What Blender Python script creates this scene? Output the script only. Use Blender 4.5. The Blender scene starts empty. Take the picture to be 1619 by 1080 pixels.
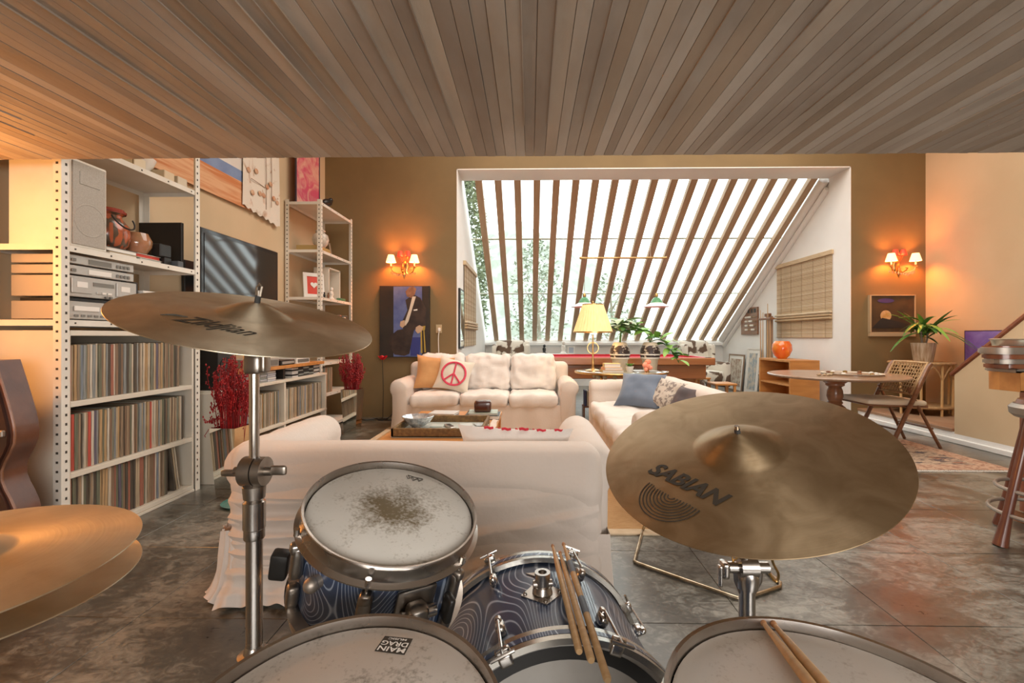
import bpy, math, random
from math import sin, cos, pi, sqrt, radians, atan2, tan
from mathutils import Vector, Matrix, Euler, noise
random.seed(7)
SC = bpy.context.scene
COL = SC.collection

# ------------------------------------------------------------------ camera, world, light, exposure
FPX, PPX, PPY, CAM_H, YAW = 720.0, 825.5, 533.0, 1.15, radians(1.0)
cam_d = bpy.data.cameras.new('camera')
cam_d.sensor_width = 36.0
cam_d.lens = FPX / 1619 * 36
cam_d.shift_x = -(PPX - 809.5) / 1619
cam_d.shift_y = -(540 - PPY) / 1619
cam_d.clip_start = 0.02
cam = bpy.data.objects.new('camera', cam_d)
COL.objects.link(cam)
cam.location = (0, 0, CAM_H)
cam.rotation_euler = (pi / 2, 0, YAW)
SC.camera = cam

SC.view_settings.view_transform = 'Standard'
SC.view_settings.look = 'None'
SC.view_settings.gamma = 1
SC.view_settings.use_curve_mapping = False
SC.view_settings.exposure = 0.10
SC.cycles.max_bounces = 8
SC.cycles.diffuse_bounces = 4
SC.cycles.transparent_max_bounces = 12
SC.cycles.sample_clamp_indirect = 6.0
SC.cycles.use_denoising = True

wd = bpy.data.worlds.new('overcast_sky')
SC.world = wd
wd.use_nodes = True
bg = wd.node_tree.nodes['Background']
bg.inputs[0].default_value = (0.93, 0.97, 1.0, 1)
bg.inputs[1].default_value = 4.2


def area(name, loc, rot, sx, sy, power, col):
    d = bpy.data.lights.new(name, 'AREA')
    d.shape = 'RECTANGLE'
    d.size, d.size_y, d.energy, d.color = sx, sy, power, col
    o = bpy.data.objects.new(name, d)
    COL.objects.link(o)
    o.location, o.rotation_euler = loc, rot
    return o


def point(name, loc, power, col, r=0.05):
    d = bpy.data.lights.new(name, 'POINT')
    d.energy, d.color, d.shadow_soft_size = power, col, r
    o = bpy.data.objects.new(name, d)
    COL.objects.link(o)
    o.location = loc
    return o


# added fill lights overhead and behind the camera, warm wall lamp by the shelves
area('overhead_fill', (1.6, 4.4, 4.6), (0, 0, 0), 5.5, 3.4, 240, (1.0, 0.93, 0.84))
area('rear_fill', (1.3, -2.4, 1.35), (pi / 2 - .04, 0, .0), 3.4, 1.2, 160, (1.0, 0.97, 0.93))
point('left_wall_lamp', (-2.72, 1.72, 1.62), 32, (1.0, 0.40, 0.09), 0.08)


# ------------------------------------------------------------------ picture to world helpers
def ray(x, y):
    u, v = (x - PPX) / FPX, -(y - PPY) / FPX
    return (u * cos(YAW) - sin(YAW), u * sin(YAW) + cos(YAW), v)


def W(x, y, Y):
    r = ray(x, y); k = Y / r[1]
    return Vector((r[0] * k, Y, CAM_H + r[2] * k))


def G(x, y, h=0.0):
    r = ray(x, y); k = (h - CAM_H) / r[2]
    return Vector((r[0] * k, r[1] * k, h))


def SX(x, y, X):
    r = ray(x, y); k = X / r[0]
    return Vector((X, r[1] * k, CAM_H + r[2] * k))


# ------------------------------------------------------------------ materials
MATS = {}


def mat(name, col, rough=0.5, metal=0.0, col2=None, scale=8.0, stretch=(1, 1, 1), lo=0.35, hi=0.65, bump=0.0,
        bscale=None, coat=0.0, emit=None, estr=0.0, kind='noise', detail=4.0, sheen=0.0, spec=None, trans=0.0,
        rough2=None, distort=0.0, alpha=None, bstretch=None):
    if name in MATS:
        return MATS[name]
    m = bpy.data.materials.new(name)
    m.use_nodes = True
    N, L = m.node_tree.nodes, m.node_tree.links
    b = N['Principled BSDF']
    I = b.inputs
    I['Base Color'].default_value = (*col, 1)
    I['Roughness'].default_value = rough
    I['Metallic'].default_value = metal
    I['Coat Weight'].default_value = coat
    I['Coat Roughness'].default_value = 0.12
    I['Sheen Weight'].default_value = sheen
    I['Transmission Weight'].default_value = trans
    if spec is not None:
        I['Specular IOR Level'].default_value = spec
    if alpha is not None:
        I['Alpha'].default_value = alpha
    if emit:
        I['Emission Color'].default_value = (*emit, 1)
        I['Emission Strength'].default_value = estr
    tc = N.new('ShaderNodeTexCoord')

    def coords(st):
        mp = N.new('ShaderNodeMapping')
        mp.inputs['Scale'].default_value = st
        L.new(tc.outputs['Object'], mp.inputs[0])
        return mp.outputs[0]

    def tex(kind, sc, st):
        c = coords(st)
        if kind == 'noise':
            t = N.new('ShaderNodeTexNoise'); t.inputs['Detail'].default_value = detail
            t.inputs['Distortion'].default_value = distort
        elif kind == 'wave':
            t = N.new('ShaderNodeTexWave'); t.inputs['Distortion'].default_value = distort
            t.inputs['Detail'].default_value = 2
        elif kind == 'rings':
            t = N.new('ShaderNodeTexWave'); t.wave_type = 'RINGS'; t.rings_direction = 'Z'
            t.inputs['Distortion'].default_value = distort
        else:
            t = N.new('ShaderNodeTexVoronoi')
        t.inputs['Scale'].default_value = sc
        L.new(c, t.inputs[0])
        return t.outputs['Distance'] if kind == 'voronoi' else t.outputs[0 if kind == 'wave' or kind == 'rings' else 'Fac' if 'Fac' in t.outputs else 0]
    if col2 is not None or rough2 is not None:
        f = tex(kind, scale, stretch)
        r = N.new('ShaderNodeValToRGB')
        r.color_ramp.elements[0].position, r.color_ramp.elements[1].position = lo, hi
        c2 = col2 or col
        r.color_ramp.elements[0].color, r.color_ramp.elements[1].color = (*col, 1), (*c2, 1)
        L.new(f, r.inputs[0])
        L.new(r.outputs[0], I['Base Color'])
        if rough2 is not None:
            mr = N.new('ShaderNodeMapRange')
            mr.inputs['From Min'].default_value, mr.inputs['From Max'].default_value = lo, hi
            mr.inputs['To Min'].default_value, mr.inputs['To Max'].default_value = rough, rough2
            L.new(f, mr.inputs[0]); L.new(mr.outputs[0], I['Roughness'])
    if bump:
        f2 = tex('noise' if kind in ('voronoi',) else kind, bscale or scale * 3, bstretch or stretch)
        bp = N.new('ShaderNodeBump')
        bp.inputs['Strength'].default_value = bump
        bp.inputs['Distance'].default_value = 0.01
        L.new(f2, bp.inputs['Height']); L.new(bp.outputs[0], I['Normal'])
    MATS[name] = m
    return m


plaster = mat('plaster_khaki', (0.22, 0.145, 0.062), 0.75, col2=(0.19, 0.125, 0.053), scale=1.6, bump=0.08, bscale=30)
plaster_l = mat('plaster_beige', (0.62, 0.47, 0.30), 0.75, col2=(0.56, 0.42, 0.26), scale=1.4, bump=0.06, bscale=30)
white_wall = mat('plaster_white', (0.85, 0.84, 0.82), 0.7, col2=(0.79, 0.78, 0.76), scale=1.2, bump=0.06, bscale=24)
concrete_c = [mat('board_concrete_%d' % i, c, 0.8, col2=c2, scale=2.6, stretch=(1, .35, 1), bump=0.35, bscale=30, detail=8)
              for i, (c, c2) in enumerate([((0.40, 0.345, 0.29), (0.25, 0.20, 0.16)), ((0.45, 0.395, 0.34), (0.29, 0.24, 0.195)),
                                            ((0.31, 0.255, 0.205), (0.45, 0.375, 0.30)), ((0.50, 0.45, 0.395), (0.33, 0.275, 0.22)),
                                            ((0.38, 0.30, 0.225), (0.25, 0.195, 0.145))])]
floor_m = None
joint_m = mat('floor_joint', (0.045, 0.040, 0.030), 0.6)
tread_m = mat('landing_wood', (0.30, 0.17, 0.10), 0.45, col2=(0.38, 0.24, 0.15), scale=3, stretch=(8, 1, 1))
steel_w = mat('white_enamel_steel', (0.76, 0.73, 0.66), 0.45, col2=(0.70, 0.655, 0.57), scale=4)
cream_w = mat('cream_lacquer_wood', (0.72, 0.67, 0.57), 0.45, col2=(0.66, 0.60, 0.50), scale=3)
hole_m = mat('dark_hole', (0.05, 0.04, 0.03), 0.8)
fabric = mat('white_slipcover', (0.70, 0.62, 0.56), 0.85, col2=(0.65, 0.57, 0.50), scale=2.5, bump=0.15, bscale=60, sheen=0.2)
fabric2 = mat('white_cotton_cushion', (0.78, 0.74, 0.70), 0.85, col2=(0.72, 0.67, 0.63), scale=3.5, bump=0.15, bscale=50, sheen=0.2)
chrome = mat('chrome', (0.60, 0.58, 0.56), 0.16, 1.0, col2=(0.48, 0.44, 0.40), scale=7, rough2=0.3)
chrome_d = mat('worn_steel', (0.40, 0.37, 0.34), 0.28, 1.0, col2=(0.30, 0.26, 0.22), scale=14, rough2=0.42)
black = mat('black_plastic', (0.015, 0.014, 0.013), 0.4)
black_g = mat('black_gloss', (0.02, 0.02, 0.022), 0.08)
rubber = mat('black_rubber', (0.02, 0.02, 0.02), 0.8)
silver = mat('silver_plastic', (0.48, 0.46, 0.43), 0.38, 0.5)
silver_d = mat('silver_dark_panel', (0.20, 0.19, 0.17), 0.4, 0.3)
wood_o = mat('orange_beech', (0.60, 0.27, 0.08), 0.4, col2=(0.50, 0.21, 0.06), scale=3, stretch=(1, 6, 6), bump=0.03)
wood_b = mat('brown_walnut', (0.17, 0.068, 0.03), 0.32, col2=(0.26, 0.11, 0.05), scale=4, stretch=(1, 1, 6), bump=0.05, coat=0.3)
wood_r = mat('red_mahogany', (0.19, 0.055, 0.024), 0.32, col2=(0.27, 0.09, 0.04), scale=4, stretch=(5, 5, 1), coat=0.4)
wood_s = mat('hickory_stick', (0.62, 0.40, 0.20), 0.5, col2=(0.52, 0.32, 0.15), scale=10, stretch=(1, 1, 8))
wood_t = mat('table_teak', (0.34, 0.22, 0.14), 0.35, col2=(0.26, 0.16, 0.10), scale=3, stretch=(1, 7, 1), coat=0.3)
rafter_m = mat('rafter_wood', (0.50, 0.36, 0.24), 0.6, col2=(0.43, 0.30, 0.19), scale=3, stretch=(6, 1, 1), bump=0.05)
rattan = mat('rattan', (0.55, 0.36, 0.18), 0.5, col2=(0.40, 0.24, 0.11), scale=30, bump=0.2)
brass = mat('brass', (0.62, 0.42, 0.18), 0.28, 1.0, col2=(0.45, 0.28, 0.10), scale=15)
mirror = mat('mirror_glass', (0.80, 0.82, 0.78), 0.03, 1.0)
paper_w = mat('white_paper', (0.78, 0.75, 0.70), 0.7)
glass_m = None


def floor_mat():
    m = bpy.data.materials.new('polished_concrete'); m.use_nodes = True
    N, L = m.node_tree.nodes, m.node_tree.links
    b = N['Principled BSDF']; b.inputs['Specular IOR Level'].default_value = .8; b.inputs['Coat Weight'].default_value = .6; b.inputs['Coat Roughness'].default_value = .30; b.inputs['Coat IOR'].default_value = 1.7
    tc = N.new('ShaderNodeTexCoord')
    mp = N.new('ShaderNodeMapping'); mp.inputs['Scale'].default_value = (1, 1.5, 1); mp.inputs['Rotation'].default_value = (0, 0, .5)
    L.new(tc.outputs['Object'], mp.inputs[0])
    def nz(sc, det, dist=0.0):
        n = N.new('ShaderNodeTexNoise'); n.inputs['Scale'].default_value = sc; n.inputs['Detail'].default_value = det
        n.inputs['Distortion'].default_value = dist; n.inputs['Roughness'].default_value = .62
        L.new(mp.outputs[0], n.inputs[0]); return n.outputs['Fac']
    a, c = nz(1.7, 14, 1.0), nz(17, 12, 1.6)
    ad = N.new('ShaderNodeMath'); ad.operation = 'MULTIPLY_ADD'; ad.inputs[1].default_value = .62
    L.new(c, ad.inputs[0]); L.new(a, ad.inputs[2])
    rp = N.new('ShaderNodeValToRGB'); e = rp.color_ramp.elements
    e[0].position, e[0].color = .60, (.012, .009, .005, 1)
    e[1].position, e[1].color = .98, (.24, .235, .20, 1)
    k = e.new(.78); k.color = (.056, .050, .036, 1)
    L.new(ad.outputs[0], rp.inputs[0]); L.new(rp.outputs[0], b.inputs['Base Color'])
    mr = N.new('ShaderNodeMapRange'); mr.inputs['From Min'].default_value = .55; mr.inputs['From Max'].default_value = 1.0
    mr.inputs['To Min'].default_value = .27; mr.inputs['To Max'].default_value = .50
    L.new(ad.outputs[0], mr.inputs[0]); L.new(mr.outputs[0], b.inputs['Roughness'])
    bp = N.new('ShaderNodeBump'); bp.inputs['Strength'].default_value = .12; bp.inputs['Distance'].default_value = .004
    L.new(c, bp.inputs['Height']); L.new(bp.outputs[0], b.inputs['Normal'])
    return m


floor_m = floor_mat()


def cymbal_mat(name, c1, c2):
    m = bpy.data.materials.new(name); m.use_nodes = True
    N, L = m.node_tree.nodes, m.node_tree.links
    b = N['Principled BSDF']
    b.inputs['Metallic'].default_value = 1.0
    b.inputs['Roughness'].default_value = 0.36
    tc = N.new('ShaderNodeTexCoord')
    sep = N.new('ShaderNodeSeparateXYZ'); L.new(tc.outputs['Object'], sep.inputs[0])
    cb = N.new('ShaderNodeCombineXYZ'); L.new(sep.outputs[0], cb.inputs[0]); L.new(sep.outputs[1], cb.inputs[1])
    ln = N.new('ShaderNodeVectorMath'); ln.operation = 'LENGTH'; L.new(cb.outputs[0], ln.inputs[0])
    r1 = N.new('ShaderNodeTexNoise'); r1.noise_dimensions = '1D'; r1.inputs['Scale'].default_value = 260; r1.inputs['Detail'].default_value = 3
    L.new(ln.outputs['Value'], r1.inputs['W'])
    n2 = N.new('ShaderNodeTexNoise'); n2.inputs['Scale'].default_value = 13; n2.inputs['Detail'].default_value = 9
    n2.inputs['Distortion'].default_value = 1.2
    L.new(tc.outputs['Object'], n2.inputs[0])
    rp = N.new('ShaderNodeValToRGB'); rp.color_ramp.elements[0].position = .36; rp.color_ramp.elements[1].position = .68
    rp.color_ramp.elements[0].color, rp.color_ramp.elements[1].color = (*c1, 1), (*c2, 1)
    L.new(n2.outputs['Fac'], rp.inputs[0])
    L.new(rp.outputs[0], b.inputs['Base Color'])
    mr = N.new('ShaderNodeMapRange'); mr.inputs['To Min'].default_value = .36; mr.inputs['To Max'].default_value = .50
    L.new(n2.outputs['Fac'], mr.inputs[0]); L.new(mr.outputs[0], b.inputs['Roughness'])
    v = N.new('ShaderNodeTexNoise'); v.inputs['Scale'].default_value = 26; v.inputs['Detail'].default_value = 1
    L.new(tc.outputs['Object'], v.inputs[0])
    ad = N.new('ShaderNodeMath'); ad.operation = 'MULTIPLY_ADD'; ad.inputs[1].default_value = 0.25
    L.new(r1.outputs['Fac'], ad.inputs[0]); L.new(v.outputs['Fac'], ad.inputs[2])
    bp = N.new('ShaderNodeBump'); bp.inputs['Strength'].default_value = .10; bp.inputs['Distance'].default_value = .006
    L.new(ad.outputs[0], bp.inputs['Height']); L.new(bp.outputs[0], b.inputs['Normal'])
    an = b.inputs['Anisotropic']; an.default_value = 0.75; b.inputs['Anisotropic Rotation'].default_value = 0.25
    tg = N.new('ShaderNodeTangent'); tg.direction_type = 'RADIAL'; tg.axis = 'Z'; L.new(tg.outputs[0], b.inputs['Tangent'])
    return m


cym_a = cymbal_mat('cymbal_bronze_pale', (0.66, 0.57, 0.42), (0.80, 0.71, 0.55))
cym_b = cymbal_mat('cymbal_bronze_dark', (0.43, 0.315, 0.185), (0.56, 0.425, 0.27))
ink = mat('black_ink', (0.035, 0.028, 0.02), 0.6)


def head_mat(name, stain, r0, r1, cx=0.0, cy=0.0, base=(0.66, 0.62, 0.56)):
    """drum head with a worn, speckled patch of its own"""
    m = bpy.data.materials.new(name); m.use_nodes = True
    N, L = m.node_tree.nodes, m.node_tree.links
    b = N['Principled BSDF']; b.inputs['Roughness'].default_value = .55
    tc = N.new('ShaderNodeTexCoord')
    mp = N.new('ShaderNodeMapping'); mp.inputs['Location'].default_value = (-cx, -cy, 0)
    L.new(tc.outputs['Object'], mp.inputs[0])
    sep = N.new('ShaderNodeSeparateXYZ'); L.new(mp.outputs[0], sep.inputs[0])
    cb = N.new('ShaderNodeCombineXYZ'); L.new(sep.outputs[0], cb.inputs[0]); L.new(sep.outputs[1], cb.inputs[1])
    ln = N.new('ShaderNodeVectorMath'); ln.operation = 'LENGTH'; L.new(cb.outputs[0], ln.inputs[0])
    mr = N.new('ShaderNodeMapRange'); mr.inputs['From Min'].default_value = r0; mr.inputs['From Max'].default_value = r1
    mr.inputs['To Min'].default_value = 1; mr.inputs['To Max'].default_value = 0
    L.new(ln.outputs['Value'], mr.inputs[0])
    n = N.new('ShaderNodeTexNoise'); n.inputs['Scale'].default_value = 190; n.inputs['Detail'].default_value = 6
    L.new(tc.outputs['Object'], n.inputs[0])
    n3 = N.new('ShaderNodeTexNoise'); n3.inputs['Scale'].default_value = 22; n3.inputs['Detail'].default_value = 5
    L.new(tc.outputs['Object'], n3.inputs[0])
    s = N.new('ShaderNodeMath'); s.operation = 'ADD'; L.new(n.outputs['Fac'], s.inputs[0]); L.new(n3.outputs['Fac'], s.inputs[1])
    s2 = N.new('ShaderNodeMath'); s2.operation = 'MULTIPLY_ADD'; s2.inputs[1].default_value = 0.62; L.new(mr.outputs[0], s2.inputs[0]); L.new(s.outputs[0], s2.inputs[2])
    rp = N.new('ShaderNodeMapRange'); rp.inputs['From Min'].default_value = 1.10; rp.inputs['From Max'].default_value = 1.60
    L.new(s2.outputs[0], rp.inputs[0])
    n4 = N.new('ShaderNodeTexNoise'); n4.inputs['Scale'].default_value = 9; n4.inputs['Detail'].default_value = 6
    L.new(tc.outputs['Object'], n4.inputs[0])
    mb = N.new('ShaderNodeMix'); mb.data_type = 'RGBA'
    mb.inputs['A'].default_value = (*base, 1); mb.inputs['B'].default_value = (base[0] * .84, base[1] * .83, base[2] * .82, 1)
    L.new(n4.outputs['Fac'], mb.inputs['Factor'])
    mx = N.new('ShaderNodeMix'); mx.data_type = 'RGBA'; L.new(rp.outputs[0], mx.inputs['Factor'])
    L.new(mb.outputs['Result'], mx.inputs['A']); mx.inputs['B'].default_value = (*stain, 1)
    L.new(mx.outputs['Result'], b.inputs['Base Color'])
    return m


def moire_mat(name, scale=9.0, k_=1.0):
    """satin flame wrap: pale contour lines over blue grey"""
    m = bpy.data.materials.new(name); m.use_nodes = True
    N, L = m.node_tree.nodes, m.node_tree.links
    b = N['Principled BSDF']; b.inputs['Roughness'].default_value = .28
    b.inputs['Coat Weight'].default_value = .4
    tc = N.new('ShaderNodeTexCoord')
    mp = N.new('ShaderNodeMapping'); mp.inputs['Scale'].default_value = (1, 1, .55)
    L.new(tc.outputs['Object'], mp.inputs[0])
    n = N.new('ShaderNodeTexNoise'); n.inputs['Scale'].default_value = scale; n.inputs['Detail'].default_value = 0.6
    n.inputs['Distortion'].default_value = .5
    L.new(mp.outputs[0], n.inputs[0])
    k = N.new('ShaderNodeMath'); k.operation = 'MULTIPLY'; k.inputs[1].default_value = 340; L.new(n.outputs['Fac'], k.inputs[0])
    w = N.new('ShaderNodeMath'); w.operation = 'SINE'; L.new(k.outputs[0], w.inputs[0])
    rp = N.new('ShaderNodeValToRGB')
    e = rp.color_ramp.elements
    e[0].position, e[0].color = 0.35, (0.038, 0.060, 0.115, 1)
    e[1].position, e[1].color = 1.0, (0.34, 0.40, 0.50, 1)
    e2 = e.new(0.80); e2.color = (0.065, 0.092, 0.155, 1)
    for q_ in e: q_.color = (*[min(1, x * k_) for x in q_.color[:3]], 1)
    L.new(w.outputs[0], rp.inputs[0]); L.new(rp.outputs[0], b.inputs['Base Color'])
    return m


# ------------------------------------------------------------------ mesh building
class MB:
    def __init__(s):
        s.v, s.f = [], []

    def add(s, vs, fs, M=None):
        o = len(s.v)
        s.v += [tuple(M @ Vector(v)) for v in vs] if M else [tuple(v) for v in vs]
        s.f += [[i + o for i in f] for f in fs]
        return s

    def box(s, c, d, bev=0.0, rot=None):
        h = [x / 2 for x in d]
        R = (Euler(rot).to_matrix() if rot else Matrix.Identity(3))
        C = Vector(c)
        b = min(bev, min(h) * .95)
        ks = [(i, j, k) for i in (-1, 1) for j in (-1, 1) for k in (-1, 1)]
        if b <= 0:
            vs = [Vector((k[0] * h[0], k[1] * h[1], k[2] * h[2])) for k in ks]
            fs = [(0, 1, 3, 2), (4, 6, 7, 5), (0, 4, 5, 1), (2, 3, 7, 6), (0, 2, 6, 4), (1, 5, 7, 3)]
        else:
            vs, ix = [], {}
            for k in ks:
                for a in range(3):
                    ix[k, a] = len(vs)
                    vs.append(Vector([k[i] * (h[i] if i == a else h[i] - b) for i in range(3)]))
            fs = []
            for a in range(3):
                u, w = [i for i in range(3) if i != a]
                for sg in (-1, 1):
                    q = []
                    for p, r in ((-1, -1), (1, -1), (1, 1), (-1, 1)):
                        k = [0, 0, 0]; k[a], k[u], k[w] = sg, p, r
                        q.append(ix[tuple(k), a])
                    fs.append(q)
            for a, u, w in ((0, 1, 2), (0, 2, 1), (1, 2, 0)):
                for sa in (-1, 1):
                    for su in (-1, 1):
                        k1 = [0, 0, 0]; k1[a], k1[u], k1[w] = sa, su, -1
                        k2 = list(k1); k2[w] = 1
                        k1, k2 = tuple(k1), tuple(k2)
                        fs.append([ix[k1, a], ix[k1, u], ix[k2, u], ix[k2, a]])
            fs += [[ix[k, 0], ix[k, 1], ix[k, 2]] for k in ks]
        out = []
        for f in fs:
            n = (vs[f[1]] - vs[f[0]]).cross(vs[f[2]] - vs[f[0]])
            m = sum((vs[i] for i in f), Vector()) / len(f)
            out.append(list(f) if n.dot(m) > 0 else list(reversed(f)))
        return s.add([C + R @ v for v in vs], out)

    def frame_to(s, p0, p1):
        d = (Vector(p1) - Vector(p0))
        q = d.to_track_quat('Z', 'Y').to_matrix().to_4x4()
        return Matrix.Translation(Vector(p0)) @ q, d.length

    def cyl(s, p0, p1, r0, r1=None, n=14):
        M, l = s.frame_to(p0, p1)
        r1 = r0 if r1 is None else r1
        return s.lathe([(0, 0), (r0, 0), (r1, l), (0, l)], n, M)

    def lathe(s, prof, n=24, M=None, a0=0.0, a1=None):
        """prof: (radius, z) from bottom outside to top; open ends allowed"""
        full = a1 is None
        a1 = 2 * pi if full else a1
        vs, rows = [], []
        for r, z in prof:
            if abs(r) < 1e-7:
                rows.append([len(vs)]); vs.append((0, 0, z))
            else:
                m = n if full else n + 1
                rows.append(list(range(len(vs), len(vs) + m)))
                vs += [(r * cos(a0 + (a1 - a0) * i / n), r * sin(a0 + (a1 - a0) * i / n), z) for i in range(m)]
        fs = []
        for A, B in zip(rows, rows[1:]):
            for i in range(n):
                j = (i + 1) % n if full else i + 1
                if len(A) == 1 and len(B) == 1: continue
                if len(A) == 1: fs.append((A[0], B[j], B[i]))
                elif len(B) == 1: fs.append((A[i], A[j], B[0]))
                else: fs.append((A[i], A[j], B[j], B[i]))
        return s.add(vs, fs, M)

    def tube(s, pts, r, n=8, closed=False, caps=True):
        P = [Vector(p) for p in pts]
        m = len(P)
        rs = r if isinstance(r, (list, tuple)) else [r] * m
        vs, fs = [], []
        prev = None
        for i, p in enumerate(P):
            if closed: t = P[(i + 1) % m] - P[i - 1]
            else: t = P[min(i + 1, m - 1)] - P[max(i - 1, 0)]
            t.normalize()
            if prev is None:
                u = t.cross(Vector((0, 0, 1)))
                if u.length < 1e-3: u = t.cross(Vector((0, 1, 0)))
            else:
                u = prev - t * prev.dot(t)
            u.normalize(); prev = u
            w = t.cross(u)
            vs += [p + rs[i] * (cos(2 * pi * k / n) * u + sin(2 * pi * k / n) * w) for k in range(n)]
        for i in range(m if closed else m - 1):
            a, b = i * n, ((i + 1) % m) * n
            for k in range(n):
                fs.append((a + k, a + (k + 1) % n, b + (k + 1) % n, b + k))
        if caps and not closed:
            fs.append(list(reversed(range(n)))); fs.append([(m - 1) * n + k for k in range(n)])
        return s.add(vs, fs)

    def prism(s, poly, z0, z1, M=None):
        n = len(poly)
        ar = sum(poly[i][0] * poly[(i + 1) % n][1] - poly[(i + 1) % n][0] * poly[i][1] for i in range(n))
        if ar < 0: poly = list(reversed(poly))
        vs = [(x, y, z0) for x, y in poly] + [(x, y, z1) for x, y in poly]
        fs = [list(reversed(range(n))), list(range(n, 2 * n))] + [(i, (i + 1) % n, n + (i + 1) % n, n + i) for i in range(n)]
        return s.add(vs, fs, M)

    def sphere(s, c, r, nu=14, nv=8, sc=(1, 1, 1), rot=None):
        M = Matrix.Translation(Vector(c)) @ (Euler(rot).to_matrix().to_4x4() if rot else Matrix.Identity(4)) @ Matrix.Diagonal((*sc, 1))
        pr = [(0 if i in (0, nv) else r * sin(pi * i / nv), -r * cos(pi * i / nv)) for i in range(nv + 1)]
        return s.lathe(pr, nu, M)

    def grid(s, fn, nu, nv, M=None, flip=False):
        vs = [fn(i / nu, j / nv) for j in range(nv + 1) for i in range(nu + 1)]
        fs = []
        for j in range(nv):
            for i in range(nu):
                a = j * (nu + 1) + i
                q = (a, a + 1, a + nu + 2, a + nu + 1)
                fs.append(tuple(reversed(q)) if flip else q)
        return s.add(vs, fs, M)

    def soft(s, c, d, r, seg=(10, 6, 6), puff=0.0, wr=0.0, fq=4.0, seed=0.0, rot=None, disp=None):
        """rounded, puffed box with wrinkles"""
        h = Vector(d) / 2
        r = min(r, min(h) * .98)
        R = (Euler(rot).to_matrix() if rot else Matrix.Identity(3))
        C = Vector(c)
        nx, ny, nz = seg
        idx, vs, fs = {}, [], []

        def vert(i, j, k):
            if (i, j, k) in idx: return idx[i, j, k]
            def tt(a, n, hh):
                # denser near the edges
                x = 2 * a / n - 1
                return hh * (x * (1.35 - .35 * x * x)) if n > 3 else hh * x
            p = Vector((tt(i, nx, h.x), tt(j, ny, h.y), tt(k, nz, h.z)))
            q = Vector([max(-h[a] + r, min(h[a] - r, p[a])) for a in range(3)])
            dd = p - q
            if dd.length > 1e-9:
                e = max(abs(x) for x in dd)
                p = q + dd.normalized() * e
                nrm = dd.normalized()
            else:
                nrm = Vector((0, 0, 0))
            if puff:
                f = (1 - (p.x / h.x) ** 2) * (1 - (p.y / h.y) ** 2 * .8)
                g = (1 - (p.x / h.x) ** 2) * (1 - (p.z / h.z) ** 2 * .8)
                ax = min(range(3), key=lambda a: d[a])
                if ax == 2: p.z += puff * f * (1 if p.z > 0 else -1) * abs(p.z) / h.z
                elif ax == 1: p.y += puff * g * (1 if p.y > 0 else -1) * abs(p.y) / h.y
                else: p.x += puff * (1 - (p.y / h.y) ** 2) * (1 - (p.z / h.z) ** 2) * (1 if p.x > 0 else -1) * abs(p.x) / h.x
            if wr:
                sp = Vector((p.x * fq + seed, p.y * fq - seed, p.z * fq + seed * 2))
                p = p + (nrm if nrm.length else Vector((0, 0, 1))) * wr * noise.noise(sp) \
                    + (nrm if nrm.length else Vector((0, 0, 1))) * wr * .5 * noise.noise(sp * 2.3)
            if disp: p = disp(p)
            idx[i, j, k] = len(vs)
            vs.append(C + R @ p)
            return idx[i, j, k]
        for j in range(ny):
            for i in range(nx):
                fs.append([vert(i, j, 0), vert(i, j + 1, 0), vert(i + 1, j + 1, 0), vert(i + 1, j, 0)])
                fs.append([vert(i, j, nz), vert(i + 1, j, nz), vert(i + 1, j + 1, nz), vert(i, j + 1, nz)])
        for k in range(nz):
            for i in range(nx):
                fs.append([vert(i, 0, k), vert(i + 1, 0, k), vert(i + 1, 0, k + 1), vert(i, 0, k + 1)])
                fs.append([vert(i, ny, k), vert(i, ny, k + 1), vert(i + 1, ny, k + 1), vert(i + 1, ny, k)])
            for j in range(ny):
                fs.append([vert(0, j, k), vert(0, j, k + 1), vert(0, j + 1, k + 1), vert(0, j + 1, k)])
                fs.append([vert(nx, j, k), vert(nx, j + 1, k), vert(nx, j + 1, k + 1), vert(nx, j, k + 1)])
        return s.add(vs, fs)

    def mesh(s, name, m, smooth=True, ang=32):
        me = bpy.data.meshes.new(name)
        me.from_pydata(s.v, [], s.f)
        if m:
            me.materials.append(m)
        if smooth:
            me.polygons.foreach_set('use_smooth', [True] * len(me.polygons))
            me.set_sharp_from_angle(angle=radians(ang))
        me.update()
        return me


def part(name, mb, m, parent=None, label=None, smooth=True, ang=32, loc=None, rot=None, kind=None):
    me = mb if isinstance(mb, bpy.types.Mesh) else mb.mesh(name, m, smooth, ang)
    o = bpy.data.objects.new(name, me)
    COL.objects.link(o)
    if parent: o.parent = parent
    if loc is not None: o.location = loc
    if rot is not None: o.rotation_euler = rot
    if label: o['label'] = label
    if kind: o['kind'] = kind
    return o


def thing(name, label, cat, loc=(0, 0, 0), rot=(0, 0, 0), group=None):
    o = bpy.data.objects.new(name, None)
    o.empty_display_size = 0.1
    COL.objects.link(o)
    o.location, o.rotation_euler = loc, rot
    o['label'], o['category'] = label, cat
    if group: o['group'] = group
    return o


def solo(name, mb, m, label, cat, loc=None, rot=None, group=None, smooth=True, ang=32, kind=None):
    o = part(name, mb, m, None, label, smooth, ang, loc, rot, kind)
    o['category'] = cat
    if group: o['group'] = group
    return o


def struct(name, mb, m, parent=None, smooth=False):
    o = part(name, mb, m, parent, None, smooth)
    if parent is None: o['kind'] = 'structure'
    return o


def sempty(name, loc=(0, 0, 0)):
    o = bpy.data.objects.new(name, None)
    COL.objects.link(o); o.location = loc; o['kind'] = 'structure'
    return o


def B(c, d, bev=0.0, rot=None):
    return MB().box(c, d, bev, rot)


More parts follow.
